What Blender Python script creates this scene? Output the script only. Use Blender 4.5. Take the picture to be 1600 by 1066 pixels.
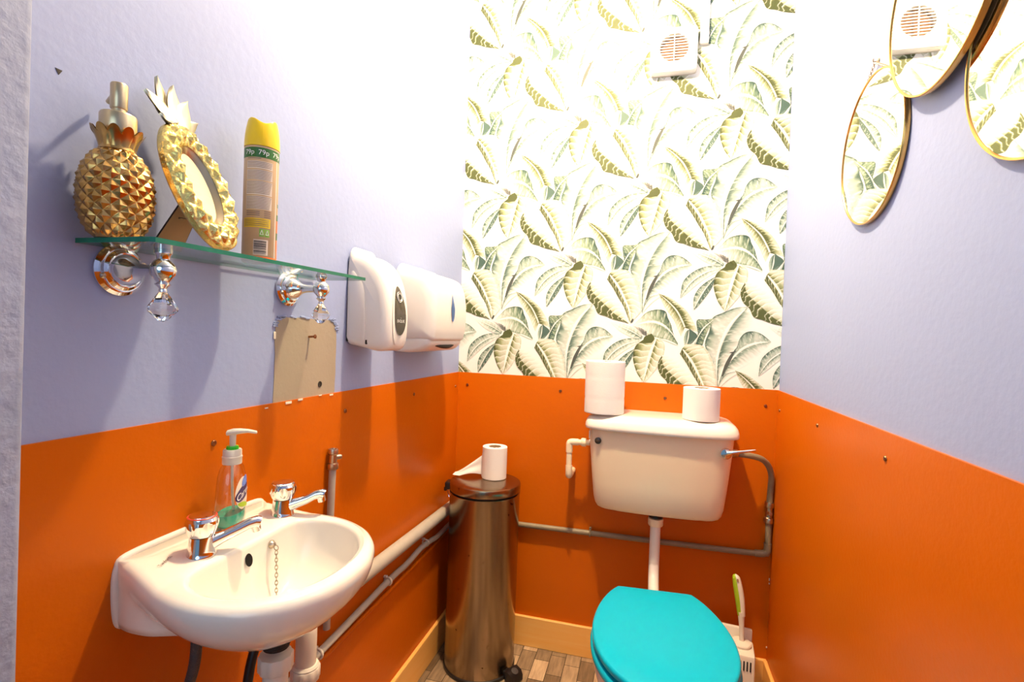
import bpy, bmesh, math, random
from mathutils import Vector, Matrix
from math import sin, cos, pi, radians, sqrt, atan2

# ------------------------------------------------------------------ clear
for o in list(bpy.data.objects):
    bpy.data.objects.remove(o)
SC = bpy.context.scene
COL = SC.collection
rnd = random.Random(7)

# ------------------------------------------------------------------ camera
W = 1.0994          # room width; left wall x=0, right wall x=W, back wall y=0, floor z=0
CAM = Vector((0.6859, -1.7924, 1.1217))
F_PX = 790.65
YAW, PITCH, ROLL = 0.2619, 0.0116, 0.0362
def camera():
    fwd = Vector((-sin(YAW)*cos(PITCH), cos(YAW)*cos(PITCH), -sin(PITCH)))
    right = Vector((cos(YAW), sin(YAW), 0))
    up = right.cross(fwd)
    r2 = right*cos(ROLL) + up*sin(ROLL)
    u2 = -right*sin(ROLL) + up*cos(ROLL)
    m = Matrix((r2, u2, -fwd)).transposed().to_4x4()
    m.translation = CAM
    cd = bpy.data.cameras.new('camera')
    cd.sensor_width = 36.0
    cd.lens = F_PX*36.0/1600.0
    cd.clip_start = 0.02
    c = bpy.data.objects.new('camera', cd)
    c.matrix_world = m
    COL.objects.link(c)
    SC.camera = c
camera()

# ------------------------------------------------------------------ world, lamps, exposure
vs = SC.view_settings
vs.view_transform = 'Standard'; vs.look = 'None'; vs.gamma = 1.0; vs.exposure = 0.0; vs.use_curve_mapping = False
world = bpy.data.worlds.new('world'); SC.world = world
world.use_nodes = True
bg = world.node_tree.nodes['Background']
bg.inputs[0].default_value = (0.36, 0.66, 1.0, 1); bg.inputs[1].default_value = 0.38
def lamp(name, kind, loc, power, color, size=0.05, target=None, spot=None):
    ld = bpy.data.lights.new(name, kind)
    ld.energy = power; ld.color = color
    if kind == 'AREA':
        ld.shape = 'DISK'; ld.size = size
    else:
        ld.shadow_soft_size = size
    if spot:
        ld.spot_size = spot; ld.spot_blend = 0.6
    o = bpy.data.objects.new(name, ld); COL.objects.link(o)
    o.location = loc
    if target:
        o.rotation_euler = (Vector(target)-Vector(loc)).to_track_quat('-Z', 'Y').to_euler()
    return o
# the one ceiling bulb, worked out from the shadows of the dispensers and the shelf
WARM = (1.0, 0.755, 0.455)
# (a reflector bulb tipped towards the back of the room, plus its spill)
lamp('ceiling_bulb', 'SPOT', (0.455, -0.68, 2.42), 104, WARM, 0.035, (0.45, -0.14, 0.9), radians(132)).data.spot_blend = 1.0
lamp('ceiling_bulb_spill', 'POINT', (0.455, -0.68, 2.42), 72, WARM, 0.035)
# daylight coming in through the open door behind the camera
lamp('doorway_daylight', 'AREA', (0.62, -2.75, 1.45), 6, (0.62, 0.80, 1.0), 1.1, (0.5, 0, 0.8))

# ------------------------------------------------------------------ materials
def new_mat(name):
    m = bpy.data.materials.new(name); m.use_nodes = True
    return m, m.node_tree.nodes, m.node_tree.links, m.node_tree.nodes['Principled BSDF']
def mat(name, col, rough=0.5, metal=0.0, bump=0.0, bscale=60, var=0.0, vscale=8, spec=0.5, trans=0.0, ior=1.45, coat=0.0, stretch=None, sss=0.0):
    m, N, L, P = new_mat(name)
    P.inputs['Base Color'].default_value = (*col, 1)
    P.inputs['Roughness'].default_value = rough
    P.inputs['Metallic'].default_value = metal
    P.inputs['Specular IOR Level'].default_value = spec
    P.inputs['Transmission Weight'].default_value = trans
    P.inputs['IOR'].default_value = ior
    P.inputs['Coat Weight'].default_value = coat
    tc = N.new('ShaderNodeTexCoord'); src = tc.outputs['Object']
    if stretch:
        mp = N.new('ShaderNodeMapping'); mp.inputs['Scale'].default_value = stretch
        L.new(src, mp.inputs[0]); src = mp.outputs[0]
    nz = N.new('ShaderNodeTexNoise'); nz.inputs['Scale'].default_value = vscale; nz.inputs['Detail'].default_value = 5
    L.new(src, nz.inputs['Vector'])
    mx = N.new('ShaderNodeMix'); mx.data_type = 'RGBA'
    mx.inputs[6].default_value = (*[max(0, c*(1-var)) for c in col], 1)
    mx.inputs[7].default_value = (*[min(1, c*(1+var)) for c in col], 1)
    L.new(nz.outputs['Fac'], mx.inputs[0]); L.new(mx.outputs[2], P.inputs['Base Color'])
    if bump:
        n2 = N.new('ShaderNodeTexNoise'); n2.inputs['Scale'].default_value = bscale; n2.inputs['Detail'].default_value = 6
        L.new(src, n2.inputs['Vector'])
        b = N.new('ShaderNodeBump'); b.inputs['Strength'].default_value = bump; b.inputs['Distance'].default_value = 0.004
        L.new(n2.outputs['Fac'], b.inputs['Height']); L.new(b.outputs[0], P.inputs['Normal'])
    return m
M = {}
M['lilac'] = mat('lilac_wall_paint', (0.318, 0.384, 0.628), 0.55, bump=0.15, bscale=70, var=0.03, vscale=4)
M['lilac_rough'] = mat('lilac_plaster_paint', (0.27, 0.31, 0.46), 0.6, bump=0.7, bscale=55, var=0.05, vscale=6)
M['orange'] = mat('orange_gloss_paint', (0.57, 0.116, 0.001), 0.34, bump=0.10, bscale=110, var=0.06, vscale=7, spec=0.22)
M['paper'] = mat('cream_wallpaper', (0.84, 0.82, 0.77), 0.65, bump=0.08, bscale=300)
M['white'] = mat('white_ceiling_paint', (0.8, 0.8, 0.8), 0.7, bump=0.1)
M['china'] = mat('white_ceramic', (0.82, 0.77, 0.69), 0.12, var=0.01, coat=0.3)
M['cream_plastic'] = mat('cream_cistern_plastic', (0.90, 0.74, 0.52), 0.28, var=0.015)
M['white_plastic'] = mat('white_plastic', (0.80, 0.76, 0.72), 0.32, var=0.01)
M['pipe_plastic'] = mat('white_pipe_plastic', (0.72, 0.66, 0.56), 0.35, var=0.03, vscale=20)
M['grey_pipe'] = mat('grey_painted_pipe', (0.42, 0.38, 0.33), 0.5, bump=0.1, bscale=90, var=0.12, vscale=30)
M['dull_pipe'] = mat('drab_painted_copper', (0.25, 0.20, 0.125), 0.45, bump=0.15, bscale=90, var=0.25, vscale=30)
M['chrome'] = mat('chrome', (0.80, 0.79, 0.78), 0.06, 1.0)
M['brass_valve'] = mat('dull_nickel', (0.50, 0.42, 0.32), 0.3, 1.0, var=0.2, vscale=60)
M['gold_dark'] = mat('antique_gold', (0.53, 0.32, 0.105), 0.22, 1.0, var=0.12, vscale=20)
M['gold_brush'] = mat('brushed_gold', (0.62, 0.50, 0.30), 0.3, 1.0, var=0.05)
M['gold_bright'] = mat('bright_gold', (0.88, 0.68, 0.22), 0.22, 1.0, bump=0.5, bscale=160, var=0.06)
M['gold_leaf'] = mat('pale_gold', (0.86, 0.74, 0.46), 0.35, 1.0)
M['brass'] = mat('brass_mirror_rim', (0.72, 0.42, 0.13), 0.25, 1.0)
M['mirror'] = mat('mirror_glass', (0.88, 0.89, 0.85), 0.015, 1.0)
M['black'] = mat('black_plastic', (0.012, 0.010, 0.010), 0.35)
M['black_rough'] = mat('black_corrosion', (0.02, 0.014, 0.010), 0.6, bump=0.8, bscale=140, var=0.5, vscale=90)
M['dark'] = mat('dark_gap', (0.02, 0.015, 0.012), 0.7)
M['rubber'] = mat('braided_hose', (0.06, 0.05, 0.05), 0.45, bump=0.6, bscale=400)
M['screw'] = mat('screw_head', (0.30, 0.13, 0.06), 0.35, 1.0)
M['tissue'] = mat('white_tissue', (0.84, 0.80, 0.77), 0.9, bump=0.12, bscale=260)
M['card'] = mat('brown_card', (0.42, 0.27, 0.14), 0.8, var=0.06, vscale=40)
M['turq'] = mat('turquoise_seat_gloss', (0.0, 0.40, 0.57), 0.16, var=0.03, vscale=30, spec=0.25)
M['lime'] = mat('lime_grip', (0.36, 0.52, 0.02), 0.35)
M['green'] = mat('green_plastic', (0.03, 0.60, 0.03), 0.3)
M['yellow'] = mat('yellow_cap', (0.88, 0.60, 0.01), 0.3)
M['can_beige'] = mat('beige_can_print', (0.60, 0.42, 0.24), 0.28, var=0.03)
M['can_green'] = mat('green_can_band', (0.03, 0.14, 0.02), 0.3)
M['can_orange'] = mat('orange_can_print', (0.85, 0.16, 0.02), 0.3)
M['can_panel'] = mat('pale_can_panel', (0.72, 0.62, 0.52), 0.35)
M['can_ink'] = mat('grey_print_ink', (0.22, 0.16, 0.13), 0.5)
M['ink'] = mat('black_print_ink', (0.02, 0.02, 0.02), 0.5)
M['print_white'] = mat('white_print', (0.85, 0.85, 0.85), 0.5)
M['can_yellow'] = mat('yellow_can_panel', (0.78, 0.55, 0.02), 0.35)
M['leafgreen'] = mat('green_symbol_print', (0.25, 0.50, 0.08), 0.4)
M['badge'] = mat('dark_smoked_window', (0.045, 0.035, 0.028), 0.1)
M['blue'] = mat('blue_window_plastic', (0.03, 0.10, 0.32), 0.15)
M['purple'] = mat('navy_label_print', (0.04, 0.02, 0.10), 0.35)
M['skyblue'] = mat('blue_label_print', (0.12, 0.22, 0.62), 0.35)
M['bare'] = mat('bare_grey_board', (0.37, 0.31, 0.23), 0.75, bump=0.12, bscale=120, var=0.05)
M['flake'] = mat('cream_paint_flake', (0.80, 0.70, 0.58), 0.8)
M['sealant'] = mat('white_sealant', (0.82, 0.76, 0.70), 0.4, bump=0.25, bscale=120)
M['vent_brown'] = mat('brown_vent_mesh', (0.17, 0.06, 0.015), 0.6, bump=1.0, bscale=300, var=0.5, vscale=180)
M['white_gloss'] = mat('white_fan_plastic', (0.82, 0.80, 0.77), 0.3)
M['brush_white'] = mat('white_brush_plastic', (0.80, 0.72, 0.60), 0.35, var=0.02)
M['sand'] = mat('pale_gold_insert', (0.68, 0.60, 0.46), 0.35, 0.3, var=0.12, vscale=60, stretch=(14, 1, 1))

def pedal_steel():
    m, N, L, P = new_mat('brushed_steel_bin')
    tc = N.new('ShaderNodeTexCoord'); mp = N.new('ShaderNodeMapping'); mp.inputs['Scale'].default_value = (30, 30, 1.2)
    n = N.new('ShaderNodeTexNoise'); n.inputs['Scale'].default_value = 2; n.inputs['Detail'].default_value = 6
    v = N.new('ShaderNodeTexNoise'); v.inputs['Scale'].default_value = 60; v.inputs['Detail'].default_value = 3
    r = N.new('ShaderNodeValToRGB'); r.color_ramp.elements[0].position = 0.70; r.color_ramp.elements[1].position = 0.735
    r.color_ramp.elements[0].color = (0, 0, 0, 1); r.color_ramp.elements[1].color = (1, 1, 1, 1)
    c = N.new('ShaderNodeMix'); c.data_type = 'RGBA'; c.inputs[6].default_value = (0.23, 0.17, 0.105, 1); c.inputs[7].default_value = (0.40, 0.31, 0.21, 1)
    d = N.new('ShaderNodeMix'); d.data_type = 'RGBA'; d.inputs[7].default_value = (0.03, 0.008, 0.003, 1)
    L.new(tc.outputs['Object'], mp.inputs[0]); L.new(mp.outputs[0], n.inputs['Vector']); L.new(tc.outputs['Object'], v.inputs['Vector'])
    L.new(n.outputs['Fac'], c.inputs[0]); L.new(v.outputs['Fac'], r.inputs[0]); L.new(r.outputs[0], d.inputs[0])
    L.new(c.outputs[2], d.inputs[6]); L.new(d.outputs[2], P.inputs['Base Color'])
    P.inputs['Metallic'].default_value = 1.0; P.inputs['Roughness'].default_value = 0.24
    return m
M['steel'] = pedal_steel()

def wood():
    m, N, L, P = new_mat('pine_skirting')
    tc = N.new('ShaderNodeTexCoord'); mp = N.new('ShaderNodeMapping'); mp.inputs['Scale'].default_value = (1.5, 1.5, 22)
    n = N.new('ShaderNodeTexNoise'); n.inputs['Scale'].default_value = 3.0; n.inputs['Detail'].default_value = 5; n.inputs['Distortion'].default_value = 0.6
    c = N.new('ShaderNodeMix'); c.data_type = 'RGBA'; c.inputs[6].default_value = (0.94, 0.43, 0.075, 1); c.inputs[7].default_value = (0.97, 0.58, 0.18, 1)
    v = N.new('ShaderNodeTexVoronoi'); v.inputs['Scale'].default_value = 6.5
    r = N.new('ShaderNodeValToRGB'); r.color_ramp.elements[0].position = 0.03; r.color_ramp.elements[1].position = 0.09
    r.color_ramp.elements[0].color = (1, 1, 1, 1); r.color_ramp.elements[1].color = (0, 0, 0, 1)
    d = N.new('ShaderNodeMix'); d.data_type = 'RGBA'; d.inputs[7].default_value = (0.10, 0.02, 0.004, 1)
    L.new(tc.outputs['Object'], mp.inputs[0]); L.new(mp.outputs[0], n.inputs['Vector']); L.new(tc.outputs['Object'], v.inputs['Vector'])
    L.new(n.outputs['Fac'], c.inputs[0]); L.new(v.outputs['Distance'], r.inputs[0]); L.new(r.outputs[0], d.inputs[0])
    L.new(c.outputs[2], d.inputs[6]); L.new(d.outputs[2], P.inputs['Base Color'])
    P.inputs['Roughness'].default_value = 0.45
    return m
M['wood'] = wood()

def vinyl():
    m, N, L, P = new_mat('woodblock_vinyl')
    tc = N.new('ShaderNodeTexCoord'); mp = N.new('ShaderNodeMapping'); mp.inputs['Rotation'].default_value = (0, 0, radians(90))
    mp.inputs['Location'].default_value = (0.03, 0.016, 0)
    b = N.new('ShaderNodeTexBrick'); b.inputs['Scale'].default_value = 1.0
    b.inputs['Brick Width'].default_value = 0.105; b.inputs['Row Height'].default_value = 0.052
    b.inputs['Mortar Size'].default_value = 0.0012; b.inputs['Bias'].default_value = 0.0
    b.inputs['Color1'].default_value = (0.10, 0.058, 0.03, 1); b.inputs['Color2'].default_value = (0.62, 0.44, 0.27, 1)
    b.inputs['Mortar'].default_value = (0.03, 0.018, 0.01, 1)
    b.offset = 0.37; b.offset_frequency = 2
    mp2 = N.new('ShaderNodeMapping'); mp2.inputs['Scale'].default_value = (40, 6, 1)
    n = N.new('ShaderNodeTexNoise'); n.inputs['Scale'].default_value = 2.5; n.inputs['Detail'].default_value = 8
    c = N.new('ShaderNodeMix'); c.data_type = 'RGBA'; c.blend_type = 'OVERLAY'; c.inputs[0].default_value = 0.75
    L.new(tc.outputs['Object'], mp.inputs[0]); L.new(mp.outputs[0], b.inputs['Vector'])
    L.new(tc.outputs['Object'], mp2.inputs[0]); L.new(mp2.outputs[0], n.inputs['Vector'])
    L.new(b.outputs['Color'], c.inputs[6]); L.new(n.outputs['Fac'], c.inputs[7])
    L.new(c.outputs[2], P.inputs['Base Color'])
    P.inputs['Roughness'].default_value = 0.42
    return m
M['vinyl'] = vinyl()

def clear(name, tint, glossy=0.12, rough=0.03):
    """thin clear plastic or sheet glass: mostly see-through with a fresnel shine"""
    m, N, L, P = new_mat(name)
    N.remove(P)
    out = N['Material Output']
    t = N.new('ShaderNodeBsdfTransparent'); t.inputs[0].default_value = (*tint, 1)
    g = N.new('ShaderNodeBsdfGlossy'); g.inputs['Roughness'].default_value = rough
    f = N.new('ShaderNodeLayerWeight'); f.inputs['Blend'].default_value = 0.5
    q = N.new('ShaderNodeMath'); q.operation = 'POWER'; q.inputs[1].default_value = 5.0     # schlick
    a = N.new('ShaderNodeMath'); a.operation = 'MULTIPLY_ADD'; a.inputs[1].default_value = 0.95-glossy; a.inputs[2].default_value = 0.04+glossy
    L.new(f.outputs['Facing'], q.inputs[0]); L.new(q.outputs[0], a.inputs[0])
    s = N.new('ShaderNodeMixShader')
    L.new(a.outputs[0], s.inputs[0]); L.new(t.outputs[0], s.inputs[1]); L.new(g.outputs[0], s.inputs[2])
    L.new(s.outputs[0], out.inputs['Surface'])
    return m
M['sheet_glass'] = clear('clear_sheet_glass', (0.93, 0.97, 0.95), 0.02)
M['clear_plastic'] = clear('clear_bottle_plastic', (0.95, 0.94, 0.89), 0.04, 0.08)
M['glass_edge'] = mat('green_glass_edge', (0.01, 0.17, 0.10), 0.15, var=0.35, vscale=25)
M['crystal'] = mat('crystal', (1.0, 0.97, 0.94), 0.02, trans=1.0, ior=1.5)
M['liquid'] = mat('turquoise_soap', (0.0, 0.46, 0.34), 0.15, trans=0.25)
M['frost'] = mat('frosted_plastic', (0.83, 0.80, 0.70), 0.35, trans=0.25)

def attr_mat(name, attr, rough):
    m, N, L, P = new_mat(name)
    a = N.new('ShaderNodeAttribute'); a.attribute_name = attr
    nz = N.new('ShaderNodeTexNoise'); nz.inputs['Scale'].default_value = 260; nz.inputs['Detail'].default_value = 3
    tc = N.new('ShaderNodeTexCoord'); L.new(tc.outputs['Object'], nz.inputs['Vector'])
    b = N.new('ShaderNodeBump'); b.inputs['Strength'].default_value = 0.08; b.inputs['Distance'].default_value = 0.003
    L.new(nz.outputs['Fac'], b.inputs['Height']); L.new(b.outputs[0], P.inputs['Normal'])
    L.new(a.outputs['Color'], P.inputs['Base Color'])
    P.inputs['Roughness'].default_value = rough
    return m
M['leafprint'] = attr_mat('leaf_print_wallpaper', 'print', 0.65)

# ------------------------------------------------------------------ mesh collector
class G:
    def __init__(s):
        s.v = []; s.f = []; s.mi = []
    def add(s, verts, faces, M4=None, mi=0):
        b = len(s.v)
        s.v += [tuple(M4 @ Vector(p)) for p in verts] if M4 else [tuple(p) for p in verts]
        s.f += [tuple(b+i for i in f) for f in faces]
        s.mi += [mi]*len(faces)
        return s
    def loft(s, rings, cap0=True, cap1=True, closed=True, M4=None, mi=0):
        n = len(rings[0]); v = [p for r in rings for p in r]; f = []
        for i in range(len(rings)-1):
            for j in range(n if closed else n-1):
                k = (j+1) % n
                f.append((i*n+j, i*n+k, (i+1)*n+k, (i+1)*n+j))
        if cap0: f.append(tuple(range(n-1, -1, -1)))
        if cap1: f.append(tuple((len(rings)-1)*n+j for j in range(n)))
        return s.add(v, f, M4, mi)
    def lathe(s, prof, n=40, M4=None, mi=0, cap0=True, cap1=True):
        return s.loft([[(r*cos(2*pi*j/n), r*sin(2*pi*j/n), z) for j in range(n)] for r, z in prof], cap0, cap1, True, M4, mi)
    def tube(s, pts, r, n=16, mi=0, caps=True, smooth=0):
        P = [Vector(p) for p in pts]
        if smooth: P = spline(P, smooth)
        R = r if isinstance(r, (list, tuple)) else [r]*len(P)
        if len(R) != len(P): R = [R[0]+(R[-1]-R[0])*i/(len(P)-1) for i in range(len(P))]
        rings = []; up = None
        for i, p in enumerate(P):
            a = P[min(i+1, len(P)-1)]-P[max(i-1, 0)]
            a.normalize()
            if up is None:
                up = Vector((0, 0, 1)) if abs(a.z) < 0.9 else Vector((1, 0, 0))
            x = up.cross(a)
            if x.length < 1e-6: x = a.orthogonal()
            x.normalize(); y = a.cross(x); up = y
            rings.append([tuple(p+(x*cos(2*pi*j/n)+y*sin(2*pi*j/n))*R[i]) for j in range(n)])
        return s.loft(rings, caps, caps, True, None, mi)
    def box(s, c, d, bev=0.0, seg=2, M4=None, mi=0):
        bm = bmesh.new(); bmesh.ops.create_cube(bm, size=1.0)
        for v in bm.verts: v.co = Vector((v.co.x*d[0], v.co.y*d[1], v.co.z*d[2]))
        if bev: bmesh.ops.bevel(bm, geom=bm.edges[:], offset=bev, segments=seg, profile=0.5, affect='EDGES')
        bm.verts.index_update()
        s.add([v.co+Vector(c) for v in bm.verts], [[v.index for v in f.verts] for f in bm.faces], M4, mi); bm.free()
        return s
    def sphere(s, c, r, n=20, sc=(1, 1, 1), mi=0, M4=None):
        prof = [(max(1e-5, r*sin(pi*i/(n//2))), -r*cos(pi*i/(n//2))) for i in range(n//2+1)]
        T = Matrix.Translation(c) @ Matrix.Diagonal((*sc, 1))
        return s.lathe(prof, n, (M4 @ T) if M4 else T, mi)
    def torus(s, R, r, n=48, m=10, M4=None, mi=0):
        rings = [[((R+r*cos(2*pi*j/m))*cos(2*pi*i/n), (R+r*cos(2*pi*j/m))*sin(2*pi*i/n), r*sin(2*pi*j/m)) for j in range(m)] for i in range(n+1)]
        return s.loft(rings, False, False, True, M4, mi)
    def grid(s, fn, nu, nv, M4=None, mi=0):
        v = [fn(i/nu, j/nv) for i in range(nu+1) for j in range(nv+1)]
        f = [(i*(nv+1)+j, (i+1)*(nv+1)+j, (i+1)*(nv+1)+j+1, i*(nv+1)+j+1) for i in range(nu) for j in range(nv)]
        return s.add(v, f, M4, mi)
    def prism(s, poly, h, bev=0.0, M4=None, mi=0):
        """outline in xy, from z=0 to z=h, with a rounded upper edge"""
        if bev:
            c = Vector((sum(p[0] for p in poly)/len(poly), sum(p[1] for p in poly)/len(poly)))
            rings = [[(x, y, 0) for x, y in poly]]
            for k in range(4):
                a = k/3*pi/2
                rings.append([(*inset(p, c, bev*(1-cos(a))), h-bev+bev*sin(a)) for p in poly])
        else:
            rings = [[(x, y, 0) for x, y in poly], [(x, y, h) for x, y in poly]]
        return s.loft(rings, True, True, True, M4, mi)
def inset(p, c, d):
    v = Vector(p)-c; l = v.length
    return tuple(c+v*((l-d)/l)) if l > d else tuple(c)
def spline(P, k):
    """catmull-rom through P, k samples per span"""
    P = [Vector(p) for p in P]; o = []
    for i in range(len(P)-1):
        a = P[i-1] if i else P[0]*2-P[1]; b = P[i]; c = P[i+1]
        d = P[i+2] if i+2 < len(P) else P[-1]*2-P[-2]
        for j in range(k):
            t = j/k
            o.append(0.5*((2*b)+(c-a)*t+(2*a-5*b+4*c-d)*t*t+(3*b-a-3*c+d)*t**3))
    return o+[P[-1]]
def resample(P, n):
    L = [0]
    for a, b in zip(P, P[1:]): L.append(L[-1]+(b-a).length)
    o = []; k = 0
    for i in range(n+1):
        t = L[-1]*i/n
        while k < len(P)-2 and L[k+1] < t: k += 1
        d = L[k+1]-L[k]
        o.append(P[k].lerp(P[k+1], (t-L[k])/d if d > 1e-9 else 0))
    return o

# ------------------------------------------------------------------ objects
def make(name, g, mats, parent=None, loc=None, rot=None, smooth=True, ang=40, label=None):
    me = bpy.data.meshes.new(name)
    me.from_pydata(g.v, [], g.f)
    mats = mats if isinstance(mats, (list, tuple)) else [mats]
    for m in mats: me.materials.append(M[m] if isinstance(m, str) else m)
    if len(mats) > 1: me.polygons.foreach_set('material_index', g.mi)
    bm = bmesh.new(); bm.from_mesh(me); bmesh.ops.recalc_face_normals(bm, faces=bm.faces[:]); bm.to_mesh(me); bm.free()
    if smooth:
        me.polygons.foreach_set('use_smooth', [True]*len(me.polygons))
        me.set_sharp_from_angle(angle=radians(ang))
    me.update()
    o = bpy.data.objects.new(name, me); COL.objects.link(o)
    if parent: o.parent = parent
    if loc: o.location = loc
    if rot: o.rotation_euler = rot
    if label: o['label'] = label
    return o
def thing(name, label, cat, loc=(0, 0, 0), rot=(0, 0, 0), group=None):
    o = bpy.data.objects.new(name, None); COL.objects.link(o)
    o.empty_display_size = 0.05
    o.location = loc; o.rotation_euler = rot
    return tag(o, label, cat, group)
def tag(o, label, cat, group=None):
    o['label'] = label; o['category'] = cat
    if group: o['group'] = group
    return o
def struct(name, g, mats, label, smooth=True, parent=None):
    o = make(name, g, mats, parent, smooth=smooth)
    if not parent:
        o['kind'] = 'structure'; tag(o, label, name.split('_')[0])
    return o
def copy_tree(o, parent=None):
    c = o.copy(); COL.objects.link(c)
    if parent: c.parent = parent
    for ch in list(o.children): copy_tree(ch, c)
    return c
def text_mesh(txt, size, ext=0.0):
    """lettering as mesh data in the xy plane, centred; returns verts, faces"""
    cu = bpy.data.curves.new('lettering', 'FONT'); cu.body = txt; cu.size = size; cu.extrude = ext
    cu.align_x = 'CENTER'; cu.align_y = 'CENTER'; cu.resolution_u = 3
    o = bpy.data.objects.new('lettering', cu); COL.objects.link(o)
    dg = bpy.context.evaluated_depsgraph_get()
    me = bpy.data.meshes.new_from_object(o.evaluated_get(dg))
    v = [tuple(x.co) for x in me.vertices]; f = [tuple(p.vertices) for p in me.polygons]
    bpy.data.objects.remove(o); bpy.data.curves.remove(cu); bpy.data.meshes.remove(me)
    return v, f
RX = lambda a: Matrix.Rotation(radians(a), 4, 'X')
RY = lambda a: Matrix.Rotation(radians(a), 4, 'Y')
RZ = lambda a: Matrix.Rotation(radians(a), 4, 'Z')
T = lambda x, y, z: Matrix.Translation((x, y, z))

# ================================================================== SETTING
CEIL = 2.56; DADO = 0.976; YF = -1.41       # YF: front end of the side walls, where the doorway begins
def slab(x0, x1, y0, y1, z0, z1):
    return G().box(((x0+x1)/2, (y0+y1)/2, (z0+z1)/2), (x1-x0, y1-y0, z1-z0))
struct('floor', slab(-0.1, W+0.1, -3.2, 0.1, -0.06, 0), 'vinyl', 'brown and beige wood-block vinyl floor', False)
struct('ceiling', slab(-0.1, W+0.1, -3.2, 0.1, CEIL, CEIL+0.06), 'white', 'white ceiling above the small washroom', False)
wl = struct('wall_left', slab(-0.1, 0, -1.41, 0, 0, CEIL), 'lilac', 'lilac painted wall above the basin', False)
wb = struct('wall_back', slab(-0.1, W+0.1, 0, 0.1, 0, CEIL), 'paper', 'back wall papered with green tropical leaves', False)
struct('wall_right', slab(W, W+0.1, -3.2, 0, 0, CEIL), 'lilac', 'lilac painted wall carrying the round mirrors', False)
# door jamb at the left, front of the room (rough plaster, rounded arris)
struct('wall_front', G().box((-0.005, -1.66, CEIL/2), (0.138, 0.49, CEIL), 0.008, 3), 'lilac_rough', 'rough lilac plaster reveal of the doorway')

# orange painted board dado, one sheet per wall, held by screws
def screwhead(par, loc, M4, s=1.0):
    g = G().lathe([(0.0001, 0), (0.0052*s, 0), (0.0052*s, 0.001), (0.004*s, 0.0026), (0.0015*s, 0.0030), (0.0001, 0.0022)], 16, T(*loc) @ M4)
    g.box((0, 0, 0.0029), (0.006*s, 0.0009, 0.0008), M4=T(*loc) @ M4 @ RZ(rnd.uniform(0, 180)))
    make('screw', g, 'screw', par, label='dull screw head')
t1 = struct('trim_1', slab(0, 0.004, YF, -0.0001, 0, DADO), 'orange', 'orange painted board dado behind the basin', False)
t2 = struct('trim_2', slab(0, W, -0.004, 0, 0, DADO), 'orange', 'orange painted board dado behind the cistern', False)
t3 = struct('trim_3', slab(W-0.005, W, -3.2, -0.0045, 0, DADO), 'orange', 'orange painted board dado below the round mirrors', False)
for y, z in ((-1.117, 0.927), (-0.743, 0.929), (-0.38, 0.931), (-0.035, 0.925)): screwhead(t1, (0.004, y, z), RY(90))
for x, z in ((0.04, 0.930), (0.392, 0.929), (0.75, 0.927), (1.061, 0.923)): screwhead(t2, (x, -0.004, z), RX(90))
for y, z in ((-0.771, 0.93), (-0.404, 0.928), (-0.04, 0.915)): screwhead(t3, (W-0.005, y, z), RY(-90))
g = G()
for y, z, s in ((-0.94, 0.972, 0.011), (-0.905, 0.974, 0.009), (-0.80, 0.973, 0.008), (-1.0, 0.969, 0.005), (-0.84, 0.976, 0.006)):
    g.box((0.0046, y, z), (0.0016, s*1.6, s*0.45), 0.0006, 1)
make('paint_flake', g, 'flake', t1, label='cream flakes of chipped paint')
g = G()
for z, s in ((0.365, 0.007), (0.352, 0.004), (0.145, 0.004)): g.box((W-0.0065, -0.0055, z), (0.003, 0.003, s*1.4), 0.001, 1)
make('paint_flake', g, 'flake', t3, label='chipped corner of the board')

# bare board where a dispenser was taken off
def rrect(y0, y1, z0, z1, r, n=6):
    o = []
    for cy, cz, a0 in ((y1-r, z1-r, 0), (y0+r, z1-r, 90)):
        for k in range(n+1):
            a = radians(a0+90*k/n); o.append((cy+r*cos(a), cz+r*sin(a)))
    return o+[(y0, z0), (y1, z0)]
out = []
for (a, b), (c, d) in zip(rrect(-0.979, -0.783, 0.975, 1.141, 0.024), rrect(-0.979, -0.783, 0.975, 1.141, 0.024)[1:]+[(-0.783, 1.117)]):
    for k in range(6): out.append((a+(c-a)*k/6+rnd.uniform(-.0012, .0012), b+(d-b)*k/6+rnd.uniform(-.0012, .0012)))
make('bare_patch', G().loft([[(0.0004, y, z) for y, z in out], [(0.0010, y, z) for y, z in out]]), 'bare', wl, smooth=False, label='unpainted grey board patch with rounded upper corners')
g = G()
for k in range(46):
    a = out[(k*2) % 84]
    if k > 36: a = (-0.979+rnd.random()*0.19, 1.141)
    g.box((0.0015, a[0]+rnd.uniform(-.003, .003), a[1]+rnd.uniform(-.001, .003)), (0.0022, rnd.uniform(.004, .014), rnd.uniform(.0015, .004)), 0.0007, 1, )
make('torn_paint_edge', g, 'lilac', wl, label='raised torn paint round the patch')
make('paint_flake', G().box((0.0018, -0.981, 1.105), (0.002, 0.006, 0.014), 0.0008, 1), 'flake', wl)
g = G().tube([(0.001, -0.880, 1.103), (0.014, -0.878, 1.104), (0.016, -0.879, 1.104)], 0.0024, 10).lathe([(0.0001, 0), (0.0045, 0), (0.0045, 0.0015), (0.0001, 0.003)], 14, T(0.015, -0.879, 1.104) @ RY(90))
make('screw', g, 'screw', wl, label='protruding screw')
make('screw_hole', G().lathe([(0.0001, 0.0014), (0.004, 0.0016), (0.0062, 0.0022), (0.0066, 0.001)], 14, T(0, -0.838, 1.000) @ RY(90)), 'dark', wl)
make('wall_chip', G().lathe([(0.0001, 0.0008), (0.0045, 0.0006), (0.0045, 0.0002)], 3, T(0, -1.352, 1.415) @ RY(90)), 'dark', wl, label='dark triangular chip')

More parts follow.
